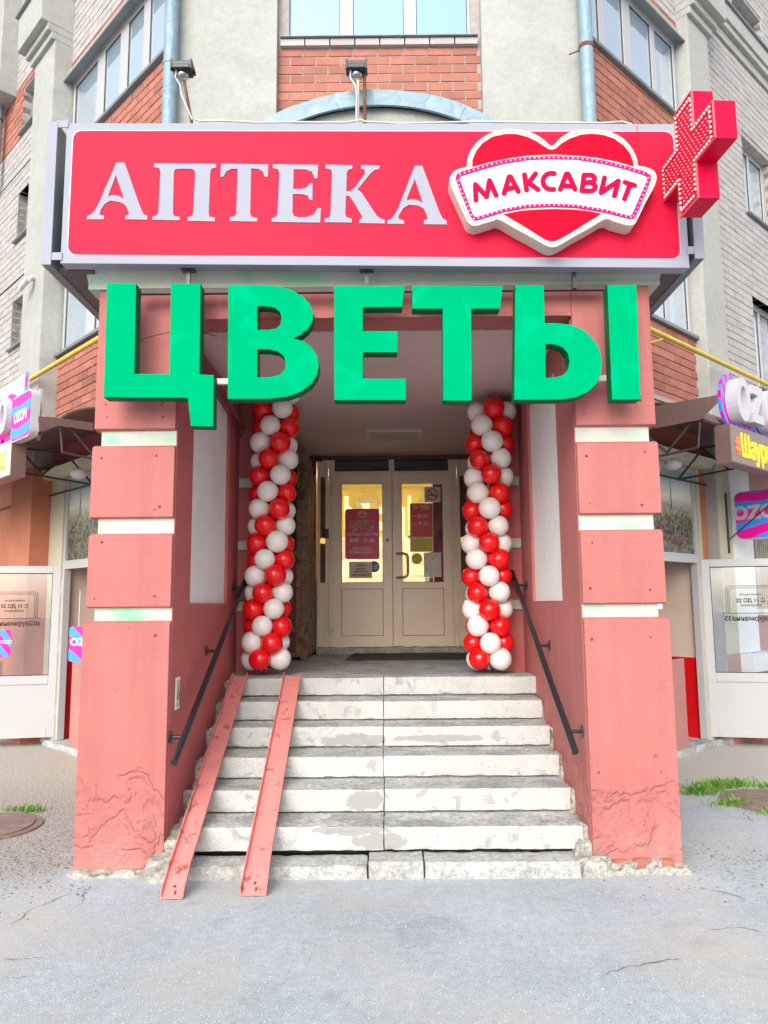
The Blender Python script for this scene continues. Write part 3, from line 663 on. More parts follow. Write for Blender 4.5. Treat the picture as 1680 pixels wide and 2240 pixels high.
# side screens and the folded-back old doors
def screen(x0, x1, label, side):
    t = thing('side_screen', label, 'screen', group='dark side screens in the vestibule')
    mb = MB()
    for a in (x0, x1-.05, (x0+x1)/2 + .02*side): mb.box((a, 8.16, 1.03), (a+.05, 8.22, 3.32))
    for z in (1.03, 1.30, 2.14, 3.27): mb.box((x0, 8.165, z), (x1, 8.215, z+.05))
    mb.build('frame', M['wood'], t)
    mb = MB(); mb.box((x0+.02, 8.185, 2.16), (x1-.02, 8.195, 3.28)); mb.build('glass_pane', M['glassk'], t)
    mb = MB(); mb.box((x0+.02, 8.18, 1.05), (x1-.02, 8.20, 2.15)); mb.build('panel', M['burg'], t)
screen(-1.34, -.945, 'dark glazed screen with burgundy lower panel left of the doors', -1)
screen(1.065, 1.29, 'dark glazed screen half hidden behind the right balloon column', 1)
for (x, lab, s) in ((-.905, 'old wooden door with worn brown boards folded back on the left', 1), (1.025, 'old wooden door folded back behind the right balloon column', -1)):
    t = thing('wooden_door', lab, 'door')
    for k in range(7):
        y = 8.2+k*.135; d = .012*(k % 2)
        mb = MB(); xa, xb = sorted((x-.02*s, x+(.028+d)*s)); mb.box((xa, y, 1.03), (xb, y+.131, 3.26-.02*k)); mb.build('board', M['wood'], t, bevel=.006)
    mb = MB(); xa, xb = sorted((x-.03*s, x+.03*s)); mb.box((xa-.01, 8.15, 1.0), (xb+.01, 8.198, 3.30)); mb.build('stile', M['wood'], t, bevel=.006)
# ceiling lamp
t = thing('ceiling_lamp', 'flat rectangular lamp panel on the porch ceiling, switched off', 'lamp')
a, b = P(803, 938, 7.83), P(915, 964, 8.33); x0, x1 = -.2, .40
mb = MB()
for q in (((-.22, 7.8, 3.435), (-.18, 8.35, 3.465)), ((.36, 7.8, 3.435), (.40, 8.35, 3.465)), ((-.18, 7.8, 3.435), (.36, 7.84, 3.465)), ((-.18, 8.31, 3.435), (.36, 8.35, 3.465))): mb.box(*q)
mb.build('frame', M['plast'], t, bevel=.003)
mb = MB(); mb.box((-.18, 7.84, 3.445), (.36, 8.31, 3.465)); mb.build('diffuser', mat('lamp_diffuser', (.36, .34, .33), .5), t)
# ================================================================== STEPS
ST = thing('entrance_steps', 'seven worn concrete steps with peeling white paint between the pillars', 'steps')
Ys = [4.73, 5.03, 5.33, 5.63, 5.93, 6.23]; Zs = [.244, .394, .544, .694, .844, .994]
xe = [(-1.27, 1.185), (-1.275, 1.19), (-1.275, 1.19), (-1.28, 1.195), (-1.28, 1.205), (-1.30, 1.25)]
random.seed(11)
for i, (y, z, (a, b)) in enumerate(zip(Ys, Zs, xe)):
    xm = -.03+random.uniform(-.006, .006)
    for j, (p, q) in enumerate(((a, xm-.0015), (xm+.0015, b))):
        dy, dz = random.uniform(-.006, .006), random.uniform(-.003, .003)
        rough_box('step_block', (p, y+dy, z-.137), (q, y+.33, z+dz), [M['step'], M['tread']], ST,   .022, .0014, .0035, seed=i*3+j, topmat=1)
    rough_box('riser_fill', (a+.02, y+.045, z-.16), (b-.02, y+.34, z-.132), [M['gap_shade'] if i == 0 else M['cement']], ST, .1, .002, 0)
    zb = (Zs[i-1] if i else 0)
    rough_box('mortar', (XL1-.01, y+.02, zb-.10), (a+.03, y+.36, z-.012), [M['cement']], ST, .025, .012, .02, seed=i)
    rough_box('mortar', (b-.025, y+.02, zb-.10), (XR0+.02, y+.36, z-.015), [M['cement']], ST, .025, .012, .02, seed=i+20)
mb = MB(); mb.box((-1.2, 4.85, 0), (1.15, 5.0, .11)); mb.build('gap_shade', M['gap_shade'], ST)  # solid box, shade under the first step put into its colour
kx = [-1.235, -.125, .205, 1.125]
for (a, b), dz, rot in zip(zip(kx, kx[1:]), (-.012, .006, 0), (.012, -.01, 0)):
    o = rough_box('kerb_stone', (a+.004, 4.555, -.05), (b-.004, 4.76, .088+dz), [M['kerb']], ST, .03, .0012, .004, seed=int(a*10))
    for v in o.data.vertices:
        if v.co.z > .05 and v.co.y < 4.60: v.co.y += .022 if v.co.z > .075 else .0
for (a, b, c, d, h) in ((-1.42, 4.50, -1.20, 4.95, .13), (1.12, 4.56, 1.30, 5.0, .10), (1.12, 4.68, 1.26, 4.9, .17), (-1.36, 4.66, -1.22, 4.9, .19)):
    rough_box('mortar', (a, b, -.05), (c, d, h), [M['cement']], ST, .02, .014, .03, seed=int(a*9))
# patches of grey cement over the second and first step fronts
def blob(cx_, cz, rx, rz, seed, n=26):
    return [(cx_+rx*math.cos(2*math.pi*k/n)*(1+.35*nz((math.cos(2*math.pi*k/n), math.sin(2*math.pi*k/n), seed), 1.6, seed)), cz+rz*math.sin(2*math.pi*k/n)*(1+.3*nz((math.cos(2*math.pi*k/n), math.sin(2*math.pi*k/n), seed+4), 1.6, seed))) for k in range(n)]
# cement skirts at pillar feet
SK = thing('pillar_skirt', 'broken cement and exposed red brick at the pillar bases', 'cement skirt')
rough_box('mortar', (-1.93, 4.60, -.05), (-1.33, 4.70, .035), [M['cement']], SK, .02, .02, .03, seed=2)
rough_box('mortar', (1.20, 4.60, -.05), (1.79, 4.70, .055), [M['cement']], SK, .02, .015, .03, seed=4)
for (a, b, z) in ((1.33, 1.42, .03), (1.45, 1.56, .035), (1.60, 1.70, .03)): rough_box('brick', (a, 4.615, z-.02), (b, 4.68, z+.045), [M['brickS']], SK, .02, .004, .012)
# ---- wheelchair ramps
def ramp(xb, xt, w, label, y0):
    t = thing('ramp_channel', label, 'ramp', group='pink steel wheel channels on the steps')
    pts = [(y0, .012), (y0+.13, .105), (6.22, 1.012)]
    mb = MB(); n = len(pts); xs = [xb, xb+(xt-xb)*.06, xt]; ws = [w*1.06, w, w]
    prof = lambda x, w_, z: [(x-w_/2-.003, z+.032), (x-w_/2, z), (x+w_/2, z), (x+w_/2+.003, z+.032), (x+w_/2+.009, z+.032), (x+w_/2+.006, z-.006), (x-w_/2-.006, z-.006), (x-w_/2-.009, z+.032)]
    vs = []
    for (y, z), x, w_ in zip(pts, xs, ws): vs += [(a, y, c) for a, c in prof(x, w_, z)]
    fs = []
    for i in range(n-1):
        for k in range(8): fs.append((i*8+k, i*8+(k+1) % 8, (i+1)*8+(k+1) % 8, (i+1)*8+k))
    fs += [(0, 1, 6, 7), (1, 2, 5, 6), (2, 3, 4, 5)]; e = (n-1)*8; fs += [tuple(e+q for q in f) for f in ((7, 6, 1, 0), (6, 5, 2, 1), (5, 4, 3, 2))]
    mb.add(vs, fs); mb.build('channel', M['chan'], t)
    mb = MB(); mb.tube([(xb+.01, y0+.03, .04), (xb+.015, y0+.0, -.01)], .006, 6); mb.sphere((xb, y0+.05, .055), .008, 6, 4); mb.build('bolt', M['rust'], t)
ramp(-1.19, -1.215, .105, 'narrow pink steel wheel channel nearer the left pillar', 4.27)
ramp(-.752, -.785, .125, 'wider pink steel wheel channel nearer the middle of the steps', 4.31)
# ---- handrails
def rail(x, xw, y0, z0, y1, z1, brs, label):
    t = thing('handrail', label, 'handrail', group='black tube handrails beside the steps')
    mb = MB(); mb.tube([(x, y0, z0), (x, y1, z1)], .021, 14); mb.build('rail', M['black'], t)
    for (y, z) in brs:
        mb = MB(); zr = z0+(z1-z0)*(y-y0)/(y1-y0); mb.tube([(x, y, zr-.01), (xw, y, zr-.01)], .011, 8)
        a, b = sorted((xw, xw+(.006 if x > xw else -.006))); mb.tube([(a, y, zr-.01), (b, y, zr-.01)], .04, 14); mb.build('bracket', M['black'], t)
rail(-1.26, XL1, 4.5, .68, 6.63, 1.82, [(4.72, 0), (5.60, 0), (6.52, 0)], 'black tube handrail on the left inner wall')
rail(1.13, XR0, 4.62, .70, 6.8, 1.93, [(4.80, 0), (5.66, 0), (6.5, 0)], 'black tube handrail on the right inner wall')
t = thing('accessibility_sign', 'small pale plate with a wheelchair symbol on the left inner wall', 'sign')
fA = FR((XL1, 4.845, 1.04), (0, 1, 0), (-1, 0, 0))
mb = MB(); mb.box((-.045, -.006, -.10), (.045, -.001, .10), fA); mb.build('plate', M['white'], t)
mb = MB(); mb.box((-.033, -.008, -.08), (.033, -.0065, .08), fA); mb.build('field', mat('pale_yellow_print', (.68, .66, .42), .5), t)
mb = MB(); fr = [(-.03, -.075, -.028, .075), (.028, -.075, .03, .075), (-.03, -.077, .03, -.075), (-.03, .075, .03, .077)]
for a, b, c, d in fr: mb.box((a, -.0095, b), (c, -.0082, d), fA)
mb.disc((-.003, .048), .006, (-.0095, -.0082), 12, 'y', fA)
SC = [0]
def stroke(mb, pts, r, y0, y1, f, n=8, cyc=False):
    pts = [Vector(p) for p in pts]
    seg = list(zip(pts, pts[1:])) + ([(pts[-1], pts[0])] if cyc else [])
    for i, (a, b) in enumerate(seg):
        d = b-a; an = math.atan2(d.y, d.x); SC[0] += 1; e = -.00005*(SC[0] % 41)
        poly = [(b.x+r*math.cos(an-math.pi/2+math.pi*k/n), b.y+r*math.sin(an-math.pi/2+math.pi*k/n)) for k in range(n+1)] + [(a.x+r*math.cos(an+math.pi/2+math.pi*k/n), a.y+r*math.sin(an+math.pi/2+math.pi*k/n)) for k in range(n+1)]
        mb.prism(poly, y0+e, y1, f)
stroke(mb, [(-.003, .035), (-.002, .005), (.014, .004), (.02, -.022)], .003, -.0095, -.0083, fA)
stroke(mb, [(-.001, .022), (.012, .021)], .0022, -.0095, -.0083, fA)
stroke(mb, [(-.005+.019*math.cos(R_(a)), -.018+.019*math.sin(R_(a))) for a in range(110, 385, 22)], .0022, -.0095, -.0083, fA)
mb.build('wheelchair_symbol', M['black'], t)
# ================================================================== SIGN BOX
SG = thing('pharmacy_sign', 'long red light box sign reading АПТЕКА above the entrance', 'sign')
DS = 4.45
q = [P(147, 269, DS), P(131, 576, DS), P(1501, 586, DS), P(1497, 271, DS)]
x0, x1 = (q[0].x+q[1].x)/2, (q[2].x+q[3].x)/2; zb, zt = q[1].z, q[0].z; zbr, ztr = q[2].z, q[3].z
mb = MB(); mb.prism([(x0, zb), (x1, zbr), (x1, ztr), (x0, zt)], DS, DS+.09); mb.build('frame', M['silver'], SG, bevel=.004)
q = [P(159, 287, DS), P(151, 557, DS), P(1481, 566, DS), P(1478, 289, DS)]
xa, xb = (q[0].x+q[1].x)/2, (q[2].x+q[3].x)/2
pr = rrect(0, 1, 0, 1, .0001, 1)
rr = rrect(xa, xb, 0, 1, .05, 6)
pl = []
H0, H1 = q[1].z, q[0].z; G0, G1 = q[2].z, q[3].z
for x, z in rrect(xa, xb, 0, H1-H0, .055, 6):
    k = (x-xa)/(xb-xa); b0 = H0+(G0-H0)*k; b1 = H1+(G1-H1)*k; pl.append((x, b0+(b1-b0)*z/(H1-H0)))
plate('panel', [pl], DS-.004, DS+.02, M['signred'], SG)
e = [(x+(.006 if x > (xa+xb)/2 else -.006), z+(.006 if z > 4.2 else -.006)) for x, z in pl]
plate('panel_outline', [e], DS-.002, DS+.02, mat('pale_pink_edge', (.85, .45, .52), .4), SG)
mb = MB(); xs = P(1399, 400, DS).x; mb.box((xs, DS-.0052, H0+.0), (xs+.003, DS-.003, H1)); mb.build('panel_joint', M['redl'], SG)
T1 = (0, 0, 1.975)
def c1(pts): return TR(pts, 0, 0, 1.975, DS)
def c2(pts): return TR(pts, 840, 0, 1.975, DS)
A1 = [(505,706),(540,706),(608,897),(622,928),(640,938),(638,953),(543,951),(543,936),(560,930),(556,915),(545,890),(522,877),(480,870),(455,884),(438,910),(432,930),(452,936),(452,951),(378,951),(378,936),(396,930),(412,912),(430,880)]
AH = [(503,760),(474,838),(470,852),(490,846),(515,850),(538,863)]
PI_ = [(668,709),(935,712),(935,728),(915,733),(910,750),(903,925),(907,940),(930,944),(930,960),(812,957),(812,942),(830,938),(836,925),(845,750),(840,737),(825,733),(768,733),(757,738),(753,750),(749,925),(755,937),(778,940),(778,955),(660,953),(660,939),(680,934),(686,920),(695,745),(690,731),(668,726)]
TE = [(957,711),(1160,714),(1158,768),(1146,768),(1136,744),(1115,733),(1086,732),(1082,925),(1088,940),(1112,945),(1112,961),(993,958),(993,943),(1015,938),(1022,925),(1028,733),(1003,733),(982,742),(965,768),(953,766)]
EE = [(1180,713),(1375,716),(1372,775),(1361,775),(1348,746),(1322,736),(1270,735),(1267,820),(1306,820),(1328,812),(1338,795),(1351,795),(1350,868),(1338,866),(1330,849),(1306,842),(1266,842),(1264,920),(1270,936),(1290,942),(1325,941),(1355,930),(1374,902),(1387,903),(1384,965),(1175,962),(1175,946),(1192,942),(1200,928),(1208,750),(1202,735),(1180,730)]
KA = [(1407,715),(1522,717),(1522,733),(1505,737),(1499,750),(1496,832),(1515,828),(1535,812),(1578,752),(1574,737),(1560,732),(1560,717),(1640,718),(1638,734),(1618,738),(1600,754),(1545,822),(1562,836),(1628,936),(1645,948),(1662,952),(1662,969),(1553,967),(1553,951),(1567,944),(1560,930),(1522,866),(1508,850),(1495,850),(1492,928),(1498,942),(1520,948),(1520,965),(1403,963),(1403,948),(1422,943),(1428,930),(1435,750),(1430,736),(1407,731)]
A2 = [(133,720),(165,720),(240,923),(254,948),(271,957),(270,973),(172,972),(172,956),(188,950),(184,932),(172,905),(148,892),(108,888),(82,904),(64,934),(62,948),(86,956),(86,971),(14,970),(14,955),(32,948),(46,930),(60,905)]
A2H = [(133,776),(100,858),(98,870),(120,864),(145,868),(168,882)]
for nm, lp in (('А', [c1(A1), c1(AH)]), ('П', [c1(PI_)]), ('Т', [c1(TE)]), ('Е', [c1(EE)]), ('К', [c1(KA)]), ('А', [c2(A2), c2(A2H)])):
    plate('letter', lp, DS-.010, DS-.0045, M['silver'], SG)
# side panels, soffits, fixing plates
for s, xo in ((-1, P(92, 577, DS).x), (1, P(1541, 583, DS).x)):
    a, b = sorted((xo, xo-.058*s))
    mb = MB(); mb.box((a, DS, zb-.01), (b, 6.3, zt+.0)); mb.build('side_panel', M['silver'] if 0 else M['grey'], SG)
    mb = MB(); mb.box((a-.002, DS-.012, zb-.012), (b+.002, DS-.001, zt+.002)); mb.build('side_frame', M['silver'], SG)
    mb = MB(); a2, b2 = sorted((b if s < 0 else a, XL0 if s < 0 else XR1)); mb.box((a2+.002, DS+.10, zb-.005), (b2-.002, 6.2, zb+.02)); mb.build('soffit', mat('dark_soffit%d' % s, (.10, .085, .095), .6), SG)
    xi = x0 if s < 0 else x1
    for zz in (zb+.02, zt-.035):
        mb = MB(); a3, b3 = sorted((xi-.012*s, (b if s < 0 else a)+.01*s)); mb.box((a3, DS-.008, zz), (b3, DS-.002, zz+.05)); mb.build('fixing_plate', M['silver'], SG)
    mb = MB(); xx = (XL0-.09) if s < 0 else (XR1+.05); mb.box((xx, 4.9, zb-.02), (xx+.02, 4.93, zt)); mb.build('strut', M['plast'], SG)
# hanging brackets below the sign
for px in (413, 802, 1255):
    c = P(px, 592, 4.53)
    mb = MB(); mb.box((c.x-.045, 4.50, c.z-.005), (c.x+.045, 4.556, c.z+.035)); mb.box((c.x-.012, 4.52, c.z-.12), (c.x+.012, 4.545, c.z-.005)); mb.build('bracket', M['black'], SG)
# cable along the top
t = thing('cable', 'thin grey cable running along the top edge of the red sign', 'cable')
mb = MB(); mb.tube([P(x, y, 4.5) for x, y in ((428, 262), (440, 265), (487, 264), (560, 268), (640, 267), (760, 268), (790, 262), (800, 266), (876, 270), (1040, 266), (1205, 268), (1320, 269), (1360, 266), (1382, 272))], .007, 6)
mb.build('cord', M['plast'], t); bpy.data.objects['cord'].parent = t
# floodlights
def flood(px, label, tilt, two):
    t = thing('floodlight', label, 'floodlight', group='small floodlights on stalks above the sign')
    D = 4.75; h = P(px, 153, D); b = P(px+(25 if not two else 2), 266, D)
    mb = MB(); mb.box((h.x-.075, D-.05, h.z+.005), (h.x+.075, D+.07, h.z+.035)); mb.box((h.x-.06, D-.055, h.z-.02), (h.x+.06, D+.06, h.z+.004)); mb.box((h.x-.075, D-.055, h.z-.028), (h.x-.061, D-.02, h.z+.045)); mb.box((h.x+.061, D-.055, h.z-.028), (h.x+.075, D-.02, h.z+.045)); o = mb.build('housing', M['black'], t, bevel=.004)
    mb = MB(); mb.sphere((h.x, D, h.z-.045), .042, 12, 8, sc=(1, 1, .8)); mb.build('glass_bulb', glass('lamp_glass', .3, (.8, .8, .75)), t)
    mb = MB(); mb.tube([(h.x+.01, D, h.z-.08), (b.x, D, b.z-.1)], .011, 8); mb.build('stalk', M['rust'] if not two else M['cream2'], t)
    if two: mb = MB(); mb.tube([(h.x+.055, D+.02, h.z+.0), (h.x+.055, D+.02, b.z-.1)], .012, 8); mb.build('stalk', M['rust'], t)
    mb = MB(); mb.tube([(h.x-.04, D-.02, h.z-.02), (h.x-.045, D-.02, h.z-.07), (h.x-.01, D-.02, h.z-.13), (h.x+.0, D-.02, h.z-.2), (b.x-.008, D-.02, b.z)], .006, 6); mb.build('wire', M['white_s'], t)
flood(400, 'black floodlight on a single leaning rusty stalk by the left pilaster', 0, False)
flood(780, 'black floodlight on two stalks in front of the brick panel', 0, True)
# ---- heart emblem
HS = thing('heart_sign', 'raised red heart emblem with cream banner reading МАКСАВИТ', 'sign')
DH = 4.33
def hc(pts, D=DH): return TR(pts, 960, 260, 3.318, D)
HO = smooth([(822,192),(850,172),(880,140),(930,105),(1000,83),(1100,74),(1200,82),(1290,110),(1360,160),(1410,225),(1440,290),(1448,335),(1500,347),(1550,367),(1578,400),(1582,440),(1560,500),(1500,610),(1445,725),(1422,762),(1390,774),(1340,765),(1270,745),(1210,728),(1100,790),(960,868),(870,920),(822,932),(775,918),(690,870),(560,800),(440,732),(390,742),(320,762),(270,776),(235,770),(205,742),(180,690),(130,580),(85,480),(78,435),(95,395),(140,362),(203,345),(207,300),(225,240),(270,175),(330,125),(400,92),(500,72),(600,78),(690,105),(760,148),(795,180)], 4)
o = plate('emblem_box', [hc(HO)], DH, DS-.006, [M['cream_s']], HS, bevel=.004)
up = [(243,350),(243,300),(270,235),(320,175),(390,132),(480,112),(560,112),(640,132),(710,165),(760,200),(798,222),(822,227),(850,215),(890,180),(950,145),(1030,117),(1110,110),(1190,118),(1270,145),(1340,195),(1385,250),(1408,310),(1412,346),(1300,312),(1150,282),(980,264),(820,258),(650,265),(480,290),(350,318)]
lo = [(470,693),(600,668),(720,659),(850,656),(980,660),(1100,673),(1178,690),(1080,750),(960,825),(880,870),(840,888),(800,888),(760,870),(640,795)]
plate('heart_half', [hc(up)], DH-.004, DH+.01, M['redv'], HS); plate('heart_half', [hc(lo)], DH-.004, DH+.01, M['redv'], HS)
mo = [(120,432),(130,405),(160,388),(300,345),(450,305),(620,282),(820,273),(1020,280),(1200,306),(1350,343),(1500,388),(1533,408),(1538,440),(1500,540),(1432,700),(1414,725),(1385,728),(1200,681),(1000,648),(820,640),(640,648),(480,675),(300,730),(262,740),(240,725),(225,700),(170,570)]
mi = [(150,440),(156,425),(175,416),(320,372),(470,332),(640,305),(820,297),(1000,302),(1180,330),(1330,366),(1480,412),(1510,428),(1508,450),(1400,695),(1385,706),(1200,658),(1000,625),(820,618),(640,625),(470,655),(290,710),(262,714),(248,700)]
plate('banner_border', [hc(mo), hc(mi)], DH-.006, DH+.01, M['mag'], HS)
plate('banner', [hc(mi)], DH-.0045, DH+.01, mat('banner_white', (.62, .615, .58), .5, .02, spec=.1), HS)
def arcp(cx_, cy, rx, ry, a0, a1, n=8): return [(cx_+rx*math.cos(R_(a0+(a1-a0)*k/n)), cy-ry*math.sin(R_(a0+(a1-a0)*k/n))) for k in range(n+1)]
LT = [[[(268,595),(264,480),(345,570),(366,452),(415,560)]], [[(472,545),(508,425),(520,425),(575,530)], [(495,512),(540,503)]], [[(620,410),(635,520)], [(700,402),(650,468),(718,518)]],
      [arcp(815, 458, 62, 60, 70, 285)], [[(880,515),(922,405),(936,405),(986,515)], [(905,490),(962,492)]], [[(1052,412),(1036,526)], [(1052,412)]+arcp(1095, 438, 34, 27, 80, -90, 6)+[(1045,466)], [(1045,466)]+arcp(1095, 497, 38, 31, 85, -90, 6)+[(1036,526)]],
      [[(1200,432),(1175,540),(1300,455),(1272,562)]], [[(1348,465),(1418,488)], [(1386,478),(1345,584)]]]
for L_ in LT:
    mb = MB()
    for st in L_:
        p = hc(st, DH)
        stroke(mb, p, .0155, DH-.008, DH-.003, ID)
    mb.build('letter', M['redl'], HS)
# bulbs along the rims (rim centre line) and white hearts along the magenta border
def along(pts, step):
    out = []; acc = 0; pts = [Vector(p) for p in pts]
    for a, b in zip(pts, pts[1:]+pts[:1]):
        L = (b-a).length; s = step-acc
        while s < L: out.append(a+(b-a)*s/L); s += step
        acc = (acc+L) % step
    return out
cxh, czh = 830, 480
rim = []
for i, p in enumerate(HO):
    a, b = Vector(HO[i-1]), Vector(HO[(i+1) % len(HO)]); d = (b-a).normalized(); n = Vector((-d.y, d.x)); rim.append(Vector(p)+n*19)
mb = MB()
for p in along(hc([(v.x, v.y) for v in rim]), .031): mb.sphere((p.x, DH-.001, p.y), .0052, 6, 4)
mb.build('bulb', M['bulb'], HS, kind='stuff')
mm_ = smooth([((a[0]), (a[1])) for a in [(135,430),(168,402),(305,358),(460,318),(630,293),(820,285),(1010,291),(1190,318),(1340,354),(1490,400),(1523,425),(1455,620),(1408,712),(1385,717),(1200,669),(1000,636),(820,629),(640,637),(475,665),(295,720),(255,728),(235,700),(165,530)]], 4)
mb = MB()
for p in along(hc(mm_), .030): mb.sphere((p.x, DH-.0065, p.y), .0055, 6, 4, sc=(1, .4, 1))
mb.build('border_dot', M['white_s'], HS, kind='stuff')
# ---- pharmacy cross
CX = thing('pharmacy_cross', 'projecting red cross with rows of lights at the right end of the sign', 'cross sign')
e1 = P(1564, 270, 3.79); ax_ = Vector((-.061, .998, 0)).normalized(); nx = Vector((-ax_.y, ax_.x, 0))
th = .222; cz = 4.235; f = FR(Vector((e1.x, 3.79, cz))+ax_*(1.5*th), ax_, Vector((ax_.y, -ax_.x, 0)))   # y = away from the face (to the right)
h = th/2; k3 = 1.5*th
cr = [(-h,-k3),(h,-k3),(h,-h),(k3,-h),(k3,h),(h,h),(h,k3),(-h,k3),(-h,h),(-k3,h),(-k3,-h),(-h,-h)]
plate('box', [cr], 0, .125, M['redx'], CX, f=f, bevel=.004)
mb = MB()
for y in (-.0045,): 
    lp = cr; 
    for (a, b) in zip(lp, lp[1:]+lp[:1]):
        x0_, x1_ = sorted((a[0], b[0])); z0_, z1_ = sorted((a[1], b[1])); mb.box((x0_-.002, -.010, z0_-.002), (x1_+.002, .001, z1_+.002), f)
mb.build('edge_trim', mat('cross_trim', (.85, .12, .12), .4), CX)
mb = MB(); mb2 = MB()
for p in along([(a*.9 if abs(a) > h else a*.86, b*.9 if abs(b) > h else b*.86) for a, b in cr], .030): mb.sphere((p.x, -.008, p.y), .0088, 8, 5, f)
st_ = .036
for i in range(-9, 10):
    for j in range(-9, 10):
        x, z = i*st_+ (st_/2 if j % 2 else 0), j*st_*.8
        if (abs(x) < h*.74 and abs(z) < k3*.87) or (abs(z) < h*.74 and abs(x) < k3*.87): mb2.sphere((x, -.006, z), .0065, 6, 4, f)
mb.build('light', M['led'], CX, kind='stuff'); mb2.build('light_field', mat('red_led', (.9, .25, .28), .15, spec=1), CX, kind='stuff')
c = f @ Vector((k3-.02, .05, -.07)); mb = MB(); mb.tube([c, (x1-.01, DS+.02, c.z)], .015, 8); mb.build('mounting_arm', M['rust'], CX)
# ================================================================== ЦВЕТЫ
FL = thing('flower_shop_letters', 'big green raised letters spelling ЦВЕТЫ on metal rails', 'letter sign')
DL = 4.42; sc3 = 2.9625
def g3(p): return TR(p, 0, 500, sc3, DL)
def g4(p): return TR(p, 560, 500, sc3, DL)
def g5(p): return TR(p, 1120, 500, sc3, DL)
C_ = [(692,352),(882,357),(870,940),(1097,943),(1107,355),(1300,357),(1293,944),(1385,949),(1380,1283),(1237,1280),(1217,1097),(670,1093)]
V_ = [(-181,365),(60,366),(150,374),(230,396),(300,436),(350,488),(372,550),(365,605),(335,652),(290,688),(243,711),(310,730),(365,772),(398,830),(408,890),(396,950),(358,1008),(290,1058),(200,1090),(80,1103),(-184,1103)]
V1 = [(8,503),(70,503),(120,512),(155,540),(166,580),(157,622),(130,646),(80,655),(8,655)]
V2 = [(8,782),(80,783),(140,795),(180,828),(194,872),(186,915),(150,948),(90,962),(8,963)]
E_ = [(505,371),(965,371),(948,508),(693,510),(693,664),(917,665),(915,802),(693,802),(693,971),(970,972),(970,1112),(507,1112)]
T_ = [(1013,371),(1600,371),(1582,519),(1395,519),(1397,1115),(1213,1115),(1210,519),(1013,519)]
Y_ = [(22,366),(207,366),(213,612),(300,613),(390,624),(470,660),(535,725),(572,795),(584,860),(577,940),(545,1010),(490,1062),(410,1095),(330,1106),(200,1109),(15,1110)]
YH = [(217,748),(275,750),(330,770),(362,808),(374,865),(362,918),(325,952),(265,966),(219,966)]
I_ = [(618,366),(807,363),(834,1106),(650,1109)]
for lp in ([g3(C_)], [g4(V_), g4(V1), g4(V2)], [g4(E_)], [g4(T_)], [g5(Y_), g5(YH)], [g5(I_)]):
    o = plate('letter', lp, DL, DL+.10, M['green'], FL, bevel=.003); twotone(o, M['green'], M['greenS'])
for (y, a, b) in ((640, 300, 1320), (838, 440, 505), (838, 1290, 1332)):
    p = P(300, y, 4.57); mb = MB(); mb.box((P(a, y, 4.57).x, 4.545, p.z-.018), (P(b, y, 4.57).x, 4.575, p.z+.018)); mb.build('rail', M['dark'] if y < 700 else M['plast'], FL)
t = thing('wire', 'thin loose wire hanging behind the green letters', 'wire')
mb = MB(); mb.tube([P(305, 745, 4.6), P(335, 735, 4.6), P(372, 727, 4.6), P(447, 728, 4.6), P(475, 736, 4.6)], .003, 5); o = mb.build('strand', M['dark'], t)
# pipe inside the porch top left
t = thing('conduit', 'dark conduit pipe sloping along the porch wall top behind the letters', 'pipe')
mb = MB(); mb.tube([(-1.30, 4.95, 3.36), (-1.30, 6.6, 3.20)], .022, 8); mb.tube([(-1.32, 5.0, 3.30), (-1.32, 6.6, 3.12)], .008, 6); mb.build('tube', M['burg'], t)
# ================================================================== ENTRANCE DOORS
DD = 9.2; ED = thing('entrance_doors', 'cream plastic double door with glazed upper halves inside the porch', 'double door')
def d5(x, y, D=DD): p = P(700+x/4.61, 960+y/4.61, D); return (p.x, p.z)
def dbox(mb, x0, y0, x1, y1, ya, yb, D=DD):
    a = d5(x0, (y0+y1)/2, D); b = d5(x1, (y0+y1)/2, D); c = d5((x0+x1)/2, y0, D); d = d5((x0+x1)/2, y1, D)
    mb.box((a[0], ya, d[1]), (b[0], yb, c[1])); return (a[0], b[0], d[1], c[1])
# outer frame with transom lights (frame plane Y 9.2, leaves slightly proud)
fx0, fx1 = -.865, 1.03; zt_, zb_ = d5(700, 120)[1], 1.075
xa, xb = d5(85, 1000)[0], d5(1390, 1000)[0]
lx0, lx1, lxm = d5(124, 1200)[0], d5(1336, 1200)[0], d5(731, 1200)[0]; lz1, lz0 = d5(700, 356)[1], d5(730, 2095)[1]
tz0, tz1 = d5(700, 325)[1], d5(700, 168)[1]
mb = MB()
mb.box((xa, 9.2, lz0-.02), (lx0, 9.27, zt_)); mb.box((lx1, 9.2, lz0-.02), (xb, 9.27, zt_)); mb.box((lx0, 9.2, lz1), (lx1, 9.27, tz0)); mb.box((lx0, 9.2, tz1), (lx1, 9.27, zt_))
t0, t1, t2, t3 = d5(146, 240)[0], d5(692, 240)[0], d5(748, 240)[0], d5(1293, 240)[0]
mb.box((lx0, 9.2, tz0), (t0, 9.27, tz1)); mb.box((t1, 9.2, tz0), (t2, 9.27, tz1)); mb.box((t3, 9.2, tz0), (lx1, 9.27, tz1))
mb.build('frame', M['pvcd'], ED, bevel=.003)
for a, b in ((t0, t1), (t2, t3)):
    mb = MB(); mb.box((a, 9.235, tz0), (b, 9.243, tz1)); mb.build('transom_pane', M['glassk'], ED)
